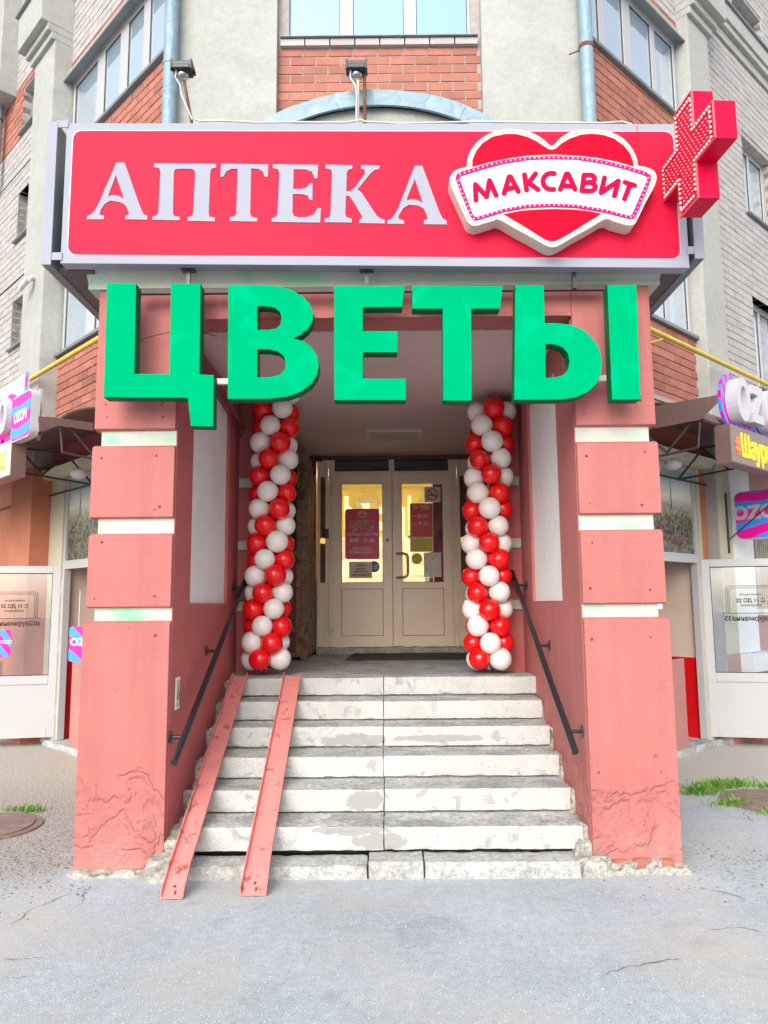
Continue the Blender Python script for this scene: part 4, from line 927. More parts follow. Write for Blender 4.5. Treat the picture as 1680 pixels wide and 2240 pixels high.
# side lights
for (a, b, s) in ((fx0, xa-.004, -1), (xb+.004, fx1+.03, 1)):
    mb = MB(); w_ = .035 if s < 0 else .03
    z1_, z2_, z3_ = d5(15, 1452)[1], d5(15, 380)[1], d5(15, 320)[1]; z4_ = d5(15, 170)[1]
    mb.box((a, 9.205, zb_), (a+w_, 9.26, zt_)); mb.box((b-w_, 9.205, zb_), (b, 9.26, zt_))
    for (p, q) in ((zb_, zb_+.05), (z1_-.07, z1_), (z2_, z3_), (z4_, zt_)): mb.box((a+w_, 9.206, p), (b-w_, 9.26, q))
    mb.box((a+w_, 9.225, zb_+.05), (b-w_, 9.24, z1_-.07)); mb.box((a+w_, 9.225, z3_), (b-w_, 9.24, z4_))
    mb.build('sidelight_frame', M['pvcd'], ED, bevel=.003)
    mb = MB(); mb.box((a+w_, 9.23, z1_), (b-w_, 9.238, z2_)); mb.build('sidelight_pane', M['glassd'], ED)
    mb = MB(); mb.box((a+w_*.5, 9.262, zb_), (b-w_*.7, 9.268, 2.35)); mb.box((a+w_*.5, 9.262, 2.42), (b-w_*1.0, 9.268, zt_)); mb.build('sidelight_film', mat('brown_film%d' % s, (.13, .07, .05), .5), ED)
def leaf(x0, x1, gx0, gx1, px0, px1, lab, hx, s):
    gz1, gz0, pz1, pz0 = d5(400, 455)[1], d5(400, 1450)[1], d5(400, 1512)[1], d5(400, 1987)[1]
    gx0, gx1 = d5(gx0, 950)[0], d5(gx1, 950)[0]
    mb = MB(); Y0, Y1 = 9.17, 9.235
    mb.box((x0, Y0, lz0), (gx0, Y1, lz1)); mb.box((gx1, Y0, lz0), (x1, Y1, lz1)); mb.box((gx0, Y0+.001, gz1), (gx1, Y1, lz1)); mb.box((gx0, Y0+.001, pz1), (gx1, Y1, gz0)); mb.box((gx0, Y0+.001, lz0), (gx1, Y1, pz0))
    o = mb.build('leaf', M['pvcd'], ED, bevel=.004)
    mb = MB(); mb.box((gx0, 9.195, gz0), (gx1, 9.203, gz1)); mb.build('glass_pane', M['glassd'], o)
    mb = MB(); mb.box((gx0+.006, 9.182, pz0+.006), (gx1-.006, 9.2, pz1-.006)); mb.build('panel', M['pvcd'], o, bevel=.003)
    mb = MB()
    for (a, b, c, d) in ((gx0, gx0+.006, gz0, gz1), (gx1-.006, gx1, gz0, gz1), (gx0+.006, gx1-.006, gz0, gz0+.006), (gx0+.006, gx1-.006, gz1-.006, gz1), (gx0, gx0+.005, pz0, pz1), (gx1-.005, gx1, pz0, pz1), (gx0+.005, gx1-.005, pz0, pz0+.005), (gx0+.005, gx1-.005, pz1-.005, pz1)): mb.box((a, 9.178, c), (b, 9.194, d))
    mb.build('gasket', mat('gasket_grey', (.12, .08, .06), .6), o)
    for y in (575, 1235, 1905):
        z = d5(400, y)[1]; mb = MB(); a, b = sorted((hx-.012*s, hx+.068*s)); mb.box((a, 9.145, z-.01), (b, 9.169, z+.045)); a, b = sorted((hx-.03*s, hx-.004*s)); mb.box((a, 9.15, z-.055), (b, 9.17, z+.045)); mb.build('hinge', M['pvcd'], o, bevel=.003)
    return o
lf = leaf(lx0, lxm-.003, 218, 634, 0, 0, '', lx0, 1)
rf = leaf(lxm+.003, lx1, 824, 1238, 0, 0, '', lx1, -1)
mb = MB(); mb.box((lxm-.02, 9.236, lz0), (lxm+.02, 9.25, lz1)); mb.box((fx0-.02, 9.27, 1.0), (xa+.02, 9.29, 1.9)); mb.build('gap_light_stop', M['pvcd'], ED)  # added behind the leaf gap, stops hall light showing through
h0, h1 = d5(775, 1160), d5(775, 1400); hx = d5(885, 1280)[0]
mb = MB(); mb.tube([(h0[0], 9.17, h0[1]), (h0[0]+.02, 9.10, h0[1]), (h0[0]+.08, 9.085, h0[1]), (hx-.01, 9.085, h0[1]-.02), (hx, 9.085, h0[1]-.06), (hx, 9.085, h1[1]+.06), (hx-.01, 9.085, h1[1]+.02), (h0[0]+.08, 9.085, h1[1]), (h0[0]+.02, 9.10, h1[1]), (h0[0], 9.17, h1[1])], .016, 10); mb.build('handle', mat('handle_taupe', (.42, .32, .27), .35), rf)
c = d5(680, 1025); mb = MB(); mb.disc(c, .018, (9.160, 9.1695), 16); mb.build('lock', M['black'], lf)
c = d5(67, 957); mb = MB(); mb.box((c[0]-.028, 9.17, c[1]-.06), (c[0]+.028, 9.199, c[1]+.06)); tag(mb.build('card_reader', M['black'], ED, bevel=.008))
c = d5(0, 215); mb = MB(); mb.box((c[0]-.05, 9.13, c[1]-.02), (c[0]+.03, 9.2, c[1]+.02)); mb.build('door_closer', M['black'], ED, bevel=.006)
# things stuck on the glass (Y just in front of the pane)
YP = 9.190
fT = lambda x, y, yy=YP-.003: FR((d5(x, y)[0], yy, d5(x, y)[1]), (1, 0, 0), (0, 1, 0))
cr_ = mat('poster_ink_cream', (.80, .66, .60), .6)
t = thing('flower_shop_poster', 'crimson rounded poster with flower shop hours on the left door', 'poster')
a, b = d5(253, 708), d5(600, 1212); plate('sheet', [rrect(a[0], b[0], b[1], a[1], .03, 5)], YP-.002, YP, M['crim'], t)
for s_, x, y, sz, bo, m_ in (('МАГАЗИН', 427, 829, .030, .02, cr_), ('РЕЖИМ РАБОТЫ', 427, 965, .050, .02, cr_), ('8.00 - 21.00', 427, 1026, .068, .025, cr_), ('БЕЗ ОБЕДА', 427, 1106, .046, .02, cr_), ('И ВЫХОДНЫХ', 427, 1145, .046, .02, cr_)):
    text('lettering', s_, fT(x, y), sz, m_, t, bo, sx=.93 if len(s_) > 8 else 1)
text('lettering', 'ЦВЕТЫ', fT(427, 880, YP-.0025), .088, cr_, t, .028); text('lettering', 'ЦВЕТЫ', fT(427, 880, YP-.0045), .088, mat('poster_green', (.16, .30, .07), .6), t, .008)
mb = MB()
for x0_, x1_ in ((305, 355), (498, 545)): dbox(mb, x0_, 827, x1_, 831, YP-.003, YP-.0021)
mb.build('rule', cr_, t)
mb = MB(); fh = fT(425, 772, 0)   # small flower drawing: petals as loops
for k in range(7):
    an = R_(k*30); cx_, cz_ = .045*math.cos(an), .012+.028*math.sin(an)
    stroke(mb, [(cx_+.016*math.cos(R_(q)), cz_+.013*math.sin(R_(q))) for q in range(0, 360, 40)], .0022, YP-.0035, YP-.0022, fh, 4, True)
stroke(mb, [(-.05, -.012), (0, -.02), (.055, -.022), (.05, -.008)], .003, YP-.0035, YP-.0022, fh, 4)
mb.build('flower_drawing', cr_, t)
mb = MB(); stroke(mb, [(-.12, -.02), (-.11, 0), (-.06, .015)], .004, YP-.0035, YP-.0022, fT(427, 925, 0), 4); stroke(mb, [(.06, .01), (.10, -.006), (.125, 0)], .004, YP-.0035, YP-.0022, fT(427, 925, 0), 4); mb.build('flourish', cr_, t)
t = thing('paper_notice', 'wrinkled paper job notice taped under the crimson poster', 'notice')
def paper(name, x0, y0, x1, y1, m_, parent, amp=.003, seed=0, ya=YP-.002):
    a = d5(x0, y0); b = d5(x1, y1); bm = bmesh.new(); n = 12
    g = [[bm.verts.new((a[0]+(b[0]-a[0])*i/n, ya-amp*(1+nz((i*.11, j*.13, seed), 4, seed)*1.6), b[1]+(a[1]-b[1])*j/n)) for j in range(n+1)] for i in range(n+1)]
    for i in range(n):
        for j in range(n): bm.faces.new((g[i][j], g[i+1][j], g[i+1][j+1], g[i][j+1]))
    me = bpy.data.meshes.new(name); bm.to_mesh(me); bm.free(); me.materials.append(m_); return new_obj(name, me, parent)
paper('sheet', 293, 1240, 526, 1405, M['paper'], t, .002, 1)
ink = mat('ink', (.03, .025, .025), .7)
for s_, y in (('Требуется', 1275), ('продавец', 1308), ('т.8-992-284-54-38', 1340), ('моб.8-992-284-55-40', 1373)): text('lettering', s_, fT(410, y, YP-.008), .030, ink, t, .02, sx=.85)
t = thing('round_sticker', 'dark green round sticker beside the paper notice', 'sticker'); c = d5(545, 1290); mb = MB(); mb.disc(c, .070, (YP-.0015, YP), 28); mb.build('disc', M['tealst'], t)
mb = MB()
for k, w_ in enumerate((.03, .05, .045)): mb.box((c[0]+.045-w_, YP-.0022, c[1]+.015-.02*k), (c[0]+.045, YP-.0016, c[1]+.022-.02*k))
mb.build('print_lines', cr_, t)
t = thing('pharmacy_hours_poster', 'red pharmacy hours poster in a pale frame on the right door', 'poster')
mb = MB(); dbox(mb, 906, 650, 1140, 1140, YP-.0015, YP); mb.build('backing', M['paper'], t)
mb = MB(); dbox(mb, 918, 660, 1132, 988, YP-.0035, YP-.0016); mb.build('sheet', mat('hours_red', (.66, .015, .02), .4), t)
mb = MB(); dbox(mb, 922, 1012, 1132, 1130, YP-.0035, YP-.0016); mb.build('yellow_note', M['papery'], t)
text('lettering', 'АПТЕКА', fT(1060, 686, YP-.005), .034, cr_, t, .035); text('lettering', 'С СЕРДЦЕМ', fT(1060, 709, YP-.005), .019, cr_, t, .02)
text('lettering', '8-21', fT(1043, 780, YP-.005), .068, cr_, t, .012, space=1.1); text('lettering', '9-21', fT(1046, 857, YP-.005), .068, cr_, t, .012, space=1.1)
text('lettering', 'пн-пт', fT(953, 780, YP-.005), .020, cr_, t, .02); text('lettering', 'сб-вс', fT(956, 857, YP-.005), .020, cr_, t, .02)
mb = MB(); f_ = fT(965, 693, 0)
stroke(mb, [(0, .012), (-.012, .022), (-.028, .018), (-.032, .004), (-.018, -.014), (0, -.024), (.018, -.014), (.032, .004), (.028, .018), (.012, .022)], .0022, YP-.0052, YP-.0037, f_, 4, True)
for z in (.003, -.004): stroke(mb, [(-.03, z), (.03, z)], .0015, YP-.0054, YP-.0037, f_, 4)
mb.build('heart_mark', cr_, t)
t = thing('no_smoking_sign', 'square white sticker with a red no smoking circle', 'sign')
mb = MB(); dbox(mb, 1053, 485, 1214, 641, YP-.0015, YP); mb.build('plate', M['paper'], t)
f_ = fT(1134, 562, 0); mb = MB(); stroke(mb, [(.068*math.cos(R_(a)), .068*math.sin(R_(a))) for a in range(0, 360, 15)], .006, YP-.0045, YP-.0025, f_, 4, True); stroke(mb, [(-.046, .046), (.046, -.046)], .006, YP-.005, YP-.0025, f_, 4); mb.build('prohibition_ring', mat('sign_red_ring', (.45, .02, .03), .5), t)
mb = MB(); mb.box((-.05, YP-.004, -.016), (.03, YP-.0016, -.002), f_); mb.box((.034, YP-.004, -.016), (.040, YP-.0016, -.002), f_); mb.box((.044, YP-.004, -.016), (.050, YP-.0016, -.002), f_); stroke(mb, [(.036, .004), (.04, .018), (.028, .024), (.03, .04), (.018, .04), (.014, .03)], .0025, YP-.004, YP-.002, f_, 4); mb.build('cigarette', ink, t)
t = thing('round_sticker', 'yellow round sticker left of the crumpled paper on the right door', 'sticker'); c = d5(977, 1208); mb = MB(); mb.disc(c, .068, (YP-.0015, YP), 28); mb.build('disc', M['papery'], t)
t = thing('crumpled_paper', 'blank crumpled sheet in a plastic sleeve on the right door', 'paper'); paper('sheet', 1046, 1148, 1225, 1393, mat('pale_paper', (.70, .60, .54), .5, .05), t, .006, 7)
t = thing('poster_strip', 'dark magenta film behind the stickers at the right pane edge', 'poster'); mb = MB(); a = dbox(mb, 1142, 455, 1240, 1448, 9.2045, 9.206); a = dbox(mb, 1060, 1396, 1142, 1448, 9.2045, 9.206); mb.build('film', mat('magenta_film', (.20, .02, .05), .4), t)
# lit room behind the doors
RM = thing('lit_hall', 'bright yellow lit hall seen through the door glass', 'room')
mb = MB(); mb.box((-1.5, 12.0, 1.0), (1.6, 12.1, 3.5)); mb.build('back_wall', M['inside'], RM)
mb = MB(); mb.box((-1.6, 9.41, 1.0), (-1.5, 12.1, 3.5)); mb.box((1.6, 9.41, 1.0), (1.7, 12.1, 3.5)); mb.box((-1.6, 9.41, .9), (1.7, 12.1, .999)); mb.build('side_wall', M['insidew'], RM)
mb = MB(); mb.box((-1.6, 9.35, 3.47), (1.7, 12.1, 3.6)); mb.build('ceiling', M['insidew'], RM)
for x in (-.7, .75):
    mb = MB(); mb.box((x-.3, 10.2, 3.42), (x+.3, 10.8, 3.46)); mb.build('lamp', M['lamp'], RM)
mb = MB(); mb.box((-.9, 11.7, 1.0), (-.05, 11.98, 2.3)); mb.box((.3, 11.6, 1.0), (1.3, 11.98, 2.2)); mb.build('cabinet', M['insidew'], RM)
mb = MB(); mb.box((-.5, 11.9, 2.9), (-.15, 11.99, 3.3)); mb.box((.55, 11.9, 2.8), (.9, 11.99, 3.3)); mb.build('duct', M['plast'], RM)
for k, (x, z, w_, h_, c_) in enumerate(((-.85, 2.32, .25, .3, (.5, .1, .06)), (-.5, 2.32, .2, .38, (.08, .25, .12)), (-.25, 2.32, .16, .22, (.7, .6, .3)), (.35, 2.22, .3, .25, (.6, .5, .3)), (.72, 2.22, .2, .4, (.5, .08, .1)), (1.0, 2.22, .2, .3, (.2, .25, .4)))):
    mb = MB(); mb.box((x, 11.65, z), (x+w_, 11.9, z+h_)); mb.build('box', mat('hall_box%d' % k, c_, .7), RM)
for x in (-.62, .32, .8): mb = MB(); mb.box((x, 11.0, 1.0), (x+.05, 11.05, 3.2)); mb.build('post', M['pvcd'], RM)
mb = MB(); mb.box((-.62, 11.0, 2.55), (.85, 11.04, 2.6)); mb.build('rail', M['pvcd'], RM)
mb = MB(); mb.box((-.5, 11.4, 2.0), (1.0, 11.45, 2.03)); mb.build('shelf', M['plast'], RM)
# mat
t = thing('doormat', 'long dark rubber mat lying before the double doors', 'mat'); rough_box('sheet', (-.45, 8.05, .995), (.93, 9.0, 1.01), [M['mat']], t, .08, .003, 0)
for v in t.children[0].data.vertices: v.co.x += (v.co.y-8.05)*.05
# ================================================================== BALLOON COLUMNS
def balloon_mesh(m_, name):
    mb = MB(); prof = [(.0, -.112), (.008, -.108), (.012, -.1), (.03, -.092), (.055, -.074), (.078, -.045), (.091, -.01), (.0935, .02), (.086, .05), (.067, .076), (.04, .092), (.018, .098), (0, .0995)]
    n = 22; vs = []; fs = []
    for r, y in prof:
        for k in range(n): a = 2*math.pi*k/n; vs.append((r*math.cos(a), y, r*math.sin(a)))
    for j in range(len(prof)-1):
        for k in range(n): fs.append((j*n+k, j*n+(k+1) % n, (j+1)*n+(k+1) % n, (j+1)*n+k))
    mb.smooth = True; mb.add(vs, fs); o = mb.build(name, m_, None); me = o.data; bpy.data.objects.remove(o)
    bm = bmesh.new(); bm.from_mesh(me); bmesh.ops.remove_doubles(bm, verts=bm.verts, dist=1e-5); bmesh.ops.recalc_face_normals(bm, faces=bm.faces)
    for f_ in bm.faces: f_.smooth = True
    bm.to_mesh(me); bm.free(); return me
BR, BW = balloon_mesh(M['redball'], 'balloon'), balloon_mesh(M['whiteball'], 'balloon')
def column(label, xs, rows, start, dl, par):
    t = thing('balloon_column', label, 'balloon column', group='red and white balloon columns beside the steps')
    D = 6.50
    pts = []
    for r in range(rows):
        k = r/15; yy = xs[3]-36.05*r; xx = xs[0]+(xs[1]-xs[0])*min(1, k*2) if k < .5 else xs[1]+(xs[2]-xs[1])*(k-.5)*2
        c = P(xx, yy, D); pts.append(c)
        for q in range(4):
            if par(r):  a = -90-45+dl+90*q        # front-left first
            else: a = -90+dl+90*q                  # front first
            # colours alternate round the quad
            col = start(r, q)
            an = R_(a+random.uniform(-4, 4)); d = Vector((math.cos(an), math.sin(an), random.uniform(-.05, .05))).normalized()
            o = new_obj('balloon', BR if col == 'R' else BW, t)
            s_ = random.uniform(.94, 1.04)
            o.matrix_world = Matrix.Translation(c+d*.122+Vector((0, 0, random.uniform(-.004, .004)))) @ (d.to_track_quat('Y', 'Z').to_matrix().to_4x4()) @ Matrix.Scale(s_, 4)
    mb = MB(); mb.tube([pts[0]-Vector((0, 0, .09))]+pts[::3]+[pts[-1]], .014, 8); mb.build('pole', M['plast'], t)
def stL(r, q):
    # q: 0 FL/front 1 FR/right 2 BR/back 3 BL/left
    if r % 2 == 0:  f_ = 'R' if r % 4 == 0 else 'W'
    else: f_ = 'W' if r % 4 == 1 else 'R'
    return f_ if q % 2 == 0 else ('W' if f_ == 'R' else 'R')
def stR(r, q):
    if r % 2 == 0: f_ = 'R' if r % 4 == 0 else 'W'
    else: f_ = 'W' if r % 4 == 1 else 'R'
    return f_ if q % 2 == 0 else ('W' if f_ == 'R' else 'R')
column('balloon column on the left of the steps, its top hidden behind a green letter', (581, 594, 603, 1441), 17, stL, -13, lambda r: r % 2 == 1)
column('balloon column on the right of the steps topped by a red balloon', (1069, 1064, 1075, 1441), 16, stR, -2, lambda r: r % 2 == 0)
# ================================================================== SHOPS ON THE WINGS
def shop(side):
    L = side == 'L'; f = WL if L else WR
    SW = thing('shop_front', ('left' if L else 'right')+' wing ground floor shop front in cream, orange and pink paint', 'shop front')
    d0, d1 = (1.15, 2.36) if L else (.95, 2.08)
    zt, ztr = 3.13, 2.03
    c0, c1 = (2.36, 2.76) if L else (2.08, 2.28)
    pj0, pj1, pof = (2.76, 3.47, .23) if L else (2.62, 3.19, .14)
    def sl(name, u0, u1, z0, z1, m, o1=0, o0=-.25, holes=()):
        mb = MB(); slab(mb, f, u0, u1, z0, z1, o0, o1, holes); return mb.build(name, m, SW)
    sl('wall', -.15, d0, 0, zt, M['peach']); sl('wall_band', -.15, d0, 1.52, 1.60, M['white'], .10, .001)
    o = sl('plinth', 0.4, 1.50 if not L else 1.86, 0, .99, M['peach'], .02, .001)
    sl('upper_wall', -.15, c1+.01, zt, 3.79, M['orangeR'] if not L else M['pink_in'])
    if L:
        sl('jamb', c0, c1, 0, zt, M['cream2'], 0, -.11); sl('pilaster', pj0, pj1, 0, 3.30, M['orangeR'], pof); sl('wall', pj1, 8, 0, 3.5, M['orangeR'])
        sl('step_block', 3.6, 4.6, 0, .9, M['peach'], .35, .001)
    else:
        sl('jamb', c0, 2.14, 0, zt, M['cream2'], 0, -.11); sl('orange_strip', 2.14, 2.285, 0, zt, M['orangeR']); sl('jamb', 2.285, pj0, 1.0, 3.3, M['cream2'], .141); sl('pilaster', pj0, pj1, .99, 3.30, M['white'], .145, .0)
        sl('plinth', 2.62, 3.75, 0, .78, M['peach'], .34, -.1); sl('plinth', 2.285, 2.619, 0, .99, M['peach'], .146, -.1); sl('plinth_cap', 2.621, 3.6, .781, .98, M['white'], .28, -.1)
        sl('wall', 2.285, pj1, 3.30, 3.5, M['white']); sl('wall', pj1, 8.5, 0, 3.5, M['peach'], 0, -.25, holes=[(3.5, 4.9, 1.5, 2.9)])
        sl('wall_band', pj1, 3.45, 2.32, 2.42, M['white'], .03, .001)
        mb = MB(); mb.box((3.45, -.05, 1.42), (5, .12, 1.495), f); mb.build('window_sill', M['white'], SW)
        window(f, 3.5, 4.9, 1.5, 2.9, -.12, [(3.95, 4.02), (4.4, 4.47)], parent=SW, name='barred_window', pane='glassk')
        for k in range(20):
            u = 3.50+.07*k; mb = MB(); mb.box((u, .01, 1.48), (u+.016, .026, 2.93), f); mb.build('grille_bar', M['fence'], SW)
        mb = MB()
        for z in (1.6, 2.1, 2.75): mb.box((3.46, .028, z), (4.94, .036, z+.02), f)
        mb.build('grille_rail', M['fence'], SW)
    # cornice shelf over shop window
    mb = MB(); mb.prism([(-.05, zt+.002), (.10, zt+.01), (.16, zt+.10), (-.05, zt+.12)], 0.0, c1+(.35 if not L else .02), f, 'x'); mb.build('shelf', M['cream2'], SW)
    # frame: window over doorway
    mb = MB(); fw = .055
    for (a, b, c, d) in ((d0, d0+fw, .07, zt), (d1-fw, d1, .07, zt), (d0+fw, d1-fw, zt-.06, zt), (d0+fw, d1-fw, ztr, ztr+.10)): mb.box((a, -.10, c), (b, -.02, d), f)
    mb.build('window_frame', M['pvc'], SW, bevel=.004)
    mb = MB(); mb.box((d0+fw, -.06, ztr+.10), (d1-fw, -.05, zt-.06), f); mb.build('city_picture', M['city'], SW)
    # spire on the picture
    u = 1.85 if L else 1.48; us = UW(f, *( (176, 1100) if L else (1467, 1080)), -.05)
    mb = MB(); mb.prism([(us[0]-.012, us[1]-.18), (us[0]+.012, us[1]-.18), (us[0]+.006, us[1]+.02), (us[0], us[1]+.20), (us[0]-.006, us[1]+.02)], -.0485, -.0475, f); mb.build('spire_print', mat('print_dark'+side, (.08, .06, .05), .4), SW)
    # interior
    def ib(n_, a, b, m): mb = MB(); mb.box(a, b, f); return mb.build(n_, m, SW)
    for (z0, z1, m, n_) in ((.06, .96, M['redp'], 'dado'), (.96, 3.2, M['inner'], 'inner_wall')):
        ib(n_, (d0-.3, -1.7, z0), (d1+.2, -1.6, z1), m); ib(n_, (d1+.01, -1.6, z0), (d1+.1, -.12, z1), m); ib(n_, (d0-.4, -1.6, z0), (d0-.3, -.26, z1), m)
        ib(n_, (d1-.35, -1.55, z0), (d1-.0, -.9, z1), m)
    ib('inner_ceiling', (d0-.4, -1.7, 2.6), (d1+.2, -.26, 2.7), M['inner']); ib('inner_floor', (d0-.4, -1.7, .0), (d1+.2, .05, .065), M['tread'])
    # open door leaf
    hu = d1+.03
    h = f @ Vector((hu, -.02, 0)); dirn = Vector((-.985, -.17, 0)) if L else Vector((.975, -.22, 0)); dirn.normalize()
    n = Vector((-dirn.y, dirn.x, 0)); n = n if n.y < 0 else -n      # towards the camera
    lf_ = FR(h, dirn, -n)                                           # x along leaf, -y to camera
    OD = thing('open_shop_door', ('left' if L else 'right')+' white plastic shop door standing open, hours lettering seen in reverse', 'door', group='open shop doors')
    W_, z0, z1 = .98, .10, 2.07; fw = .085
    mb = MB()
    for (a, b, c, d) in ((0, fw, z0, z1), (W_-fw, W_, z0, z1), (fw, W_-fw, z1-fw, z1), (fw, W_-fw, z0, z0+fw), (fw, W_-fw, .70, .80)): mb.box((a, -.03, c), (b, .03, d), lf_)
    mb.build('leaf_frame', M['pvc'], OD, bevel=.005)
    mb = MB(); mb.box((fw, -.018, z0+fw), (W_-fw, .018, .70), lf_); mb.build('lower_panel', M['pvc'], OD, bevel=.003)
    mb = MB(); mb.box((fw, -.004, .80), (W_-fw, .004, z1-fw), lf_); mb.build('glass_pane', M['glasso'], OD)
    mb = MB()
    for (a, b, c, d) in ((fw, fw+.008, .80, z1-fw), (W_-fw-.008, W_-fw, .80, z1-fw), (fw+.008, W_-fw-.008, .80, .808), (fw+.008, W_-fw-.008, z1-fw-.008, z1-fw)): mb.box((a, -.022, c), (b, -.005, d), lf_)
    mb.build('gasket', M['seal'], OD)
    mb = MB(); xh = W_-.04; mb.tube([(xh, -.03, .95), (xh, -.09, .96), (xh, -.09, 1.25), (xh, -.03, 1.26)], .015, 8, lf_); mb.build('handle', M['pvc'], OD)
    for z in (.35, 1.05, 1.75):
        mb = MB(); mb.tube([(-.015, -.02, z), (-.015, -.02, z+.12)], .014, 8, lf_); mb.box((-.04, -.035, z+.02), (.03, -.031, z+.06), lf_); mb.build('hinge', M['pvc'], OD)
    # reversed print on the glass
    g = FR(lf_ @ Vector((0, -.006, 0)), Vector((1, 0, 0)) if False else dirn, -n)
    def tx(s_, u, z, size, bold): 
        q = FR(lf_ @ Vector((u, -.006, z)), dirn if not L else -dirn, -n)
        text('reversed_lettering', s_, q, size, ink, OD, bold, mirror=True)
    tx('С 11 ДО 22', .50, 1.60, .058, .03); tx('РЕЖИМ РАБОТЫ', .50, 1.665, .027, .01); tx('ЕЖЕДНЕВНО', .50, 1.545, .034, .01); tx('#Шаурмания35', .50, 1.40, .078, .03)
    mb = MB()
    for k in range(3):
        r = .04; x0_, x1_ = .28-.018*k, .72+.018*k; zt2 = 1.74+.014*k
        pts = [(x0_, 1.46), (x0_, zt2-r), (x0_+.012, zt2-.012), (x0_+r, zt2), (x1_-r, zt2), (x1_-.012, zt2-.012), (x1_, zt2-r), (x1_, 1.46)]
        stroke(mb, pts, .002, -.0065, -.0055, lf_, 4)
    stroke(mb, [(.2, 1.46), (.80, 1.46)], .003, -.0065, -.0055, lf_, 4); mb.build('print_frame', ink, OD)
    if L:
        mb = MB(); plate('label_sticker', [rrect(.52, .66, 1.02, 1.33, .03)], -.008, -.006, M['stripe'], OD, f=lf_)
        q = FR(lf_ @ Vector((.59, -.008, 1.19)), -dirn, -n); text('reversed_lettering', 'OZON', q, .055, M['white_s'], OD, .04, mirror=True)
    # ---- canopy
    CN = thing('canopy', ('left' if L else 'right')+' brown metal canopy on a steel truss over the shop door', 'canopy')
    of, zc, u0, u1 = .9, 3.25, (.26 if L else .34), 5.2
    mb = MB(); n_ = 8
    prof = [(of*(1-math.cos(R_(90*k/n_))**1.0)*0+of*math.cos(R_(90*k/n_)), zc+.02+.28*math.sin(R_(90*k/n_))) for k in range(n_+1)]
    pts = prof+[(a-.0, b-.012) for a, b in prof[::-1]]
    mb.prism([(a, b) for a, b in prof]+[(a-.01, b-.012) for a, b in prof[::-1]], u0, u1, f, 'x'); mb.build('roof_sheet', M['brown'], CN)
    def UO(x, y):
        inv = f.inverted(); o_ = inv @ Vector((0, 0, EYE)); d_ = inv.to_3x3() @ ray(x, y); t_ = (u0-.04-o_.x)/d_.x; q_ = o_+d_*t_; return (q_.y, q_.z)
    ps = [UO(*q_) for q_ in ([(1431, 937), (1531, 918), (1552, 898), (1570, 880), (1570, 864), (1426, 889)] if not L else [(204, 942), (128, 931), (86, 944), (84, 911), (112, 912), (204, 925)])]
    mb = MB(); mb.prism(ps, u0-.04, u0-.03, f, 'x'); mb.build('end_sheet', M['brown'], CN)
    mb = MB(); T = lambda pts_, r=.012: mb.tube(pts_, r, 6, f)
    zl = 3.0
    for u in (u0, u0+1.3):
        T([(u, of, zc), (u, 0, zc+.02)]); T([(u, of-.05, zl), (u, 0, zl-.05)]); T([(u, of-.02, zc), (u, of-.05, zl)])
        T([(u, 0, zl-.05), (u, .3, zc)]); T([(u, .3, zc), (u, .55, zl)]); T([(u, .55, zl), (u, .8, zc)])
    T([(u0, of, zc), (u1, of, zc)]); T([(u0, .02, zl-.05), (u1, .02, zl-.05)])
    mb.build('truss_bar', M['dark'], CN)
    # ---- sign box on the canopy front
    ub = 1.10 if L else .63
    BX = thing('shawarma_sign', ('pale sign box with orange numerals hung on the left canopy' if L else 'taupe sign box with yellow lettering hung on the right canopy'), 'sign')
    za, zb2 = 2.875, 3.24
    mb = MB(); mb.box((ub, of-.02, za), (ub+2.9, of+.12, zb2), f); mb.build('box', M['brown'] , BX)
    mb = MB(); mb.box((ub+.002, of+.121, za+.01), (ub+2.9, of+.127, zb2-.005), f); mb.build('face', M['beigep'] if L else M['taupe'], BX)
    if not L:
        q = FR(f @ Vector((ub+.10, of+.128, 3.055)), Vector(f.col[0][:3]), -Vector(f.col[1][:3]))
        text('lettering', 'Шаурмания35', FR(f @ Vector((ub+.21, of+.128, 3.05)), Vector(f.col[0][:3]), -Vector(f.col[1][:3])), .30, M['yellow'], BX, .03, sx=.74, align='LEFT', depth=.006)
        text('lettering', '#', q, .24, M['orange'], BX, .03, sx=.7, align='LEFT', depth=.006)
    else:
        q = FR(f @ Vector((ub+.12, of+.128, 3.04)), -Vector(f.col[0][:3]), -Vector(f.col[1][:3]))
        text('lettering', 'Шаурмания35', q, .26, mat('pale_orange_letter', (.95, .45, .12), .4), BX, .03, sx=.8, align='RIGHT', depth=.006)
    # ---- OZON channel letters above
    OZ = thing('pickup_point_sign', ('left' if L else 'right')+' OZON sign of white raised letters on a pink and blue backing', 'sign')
    sx_ = -1 if L else 1
    uo = ub+(.0 if L else .03); zo = 3.50 if not L else 3.55
    q = FR(f @ Vector((0, of+.06, 0)), Vector(f.col[0][:3])*1, -Vector(f.col[1][:3])) if not L else FR(f @ Vector((0, of+.06, 0)), -Vector(f.col[0][:3]), -Vector(f.col[1][:3]))
    def U(u): return u if not L else -u
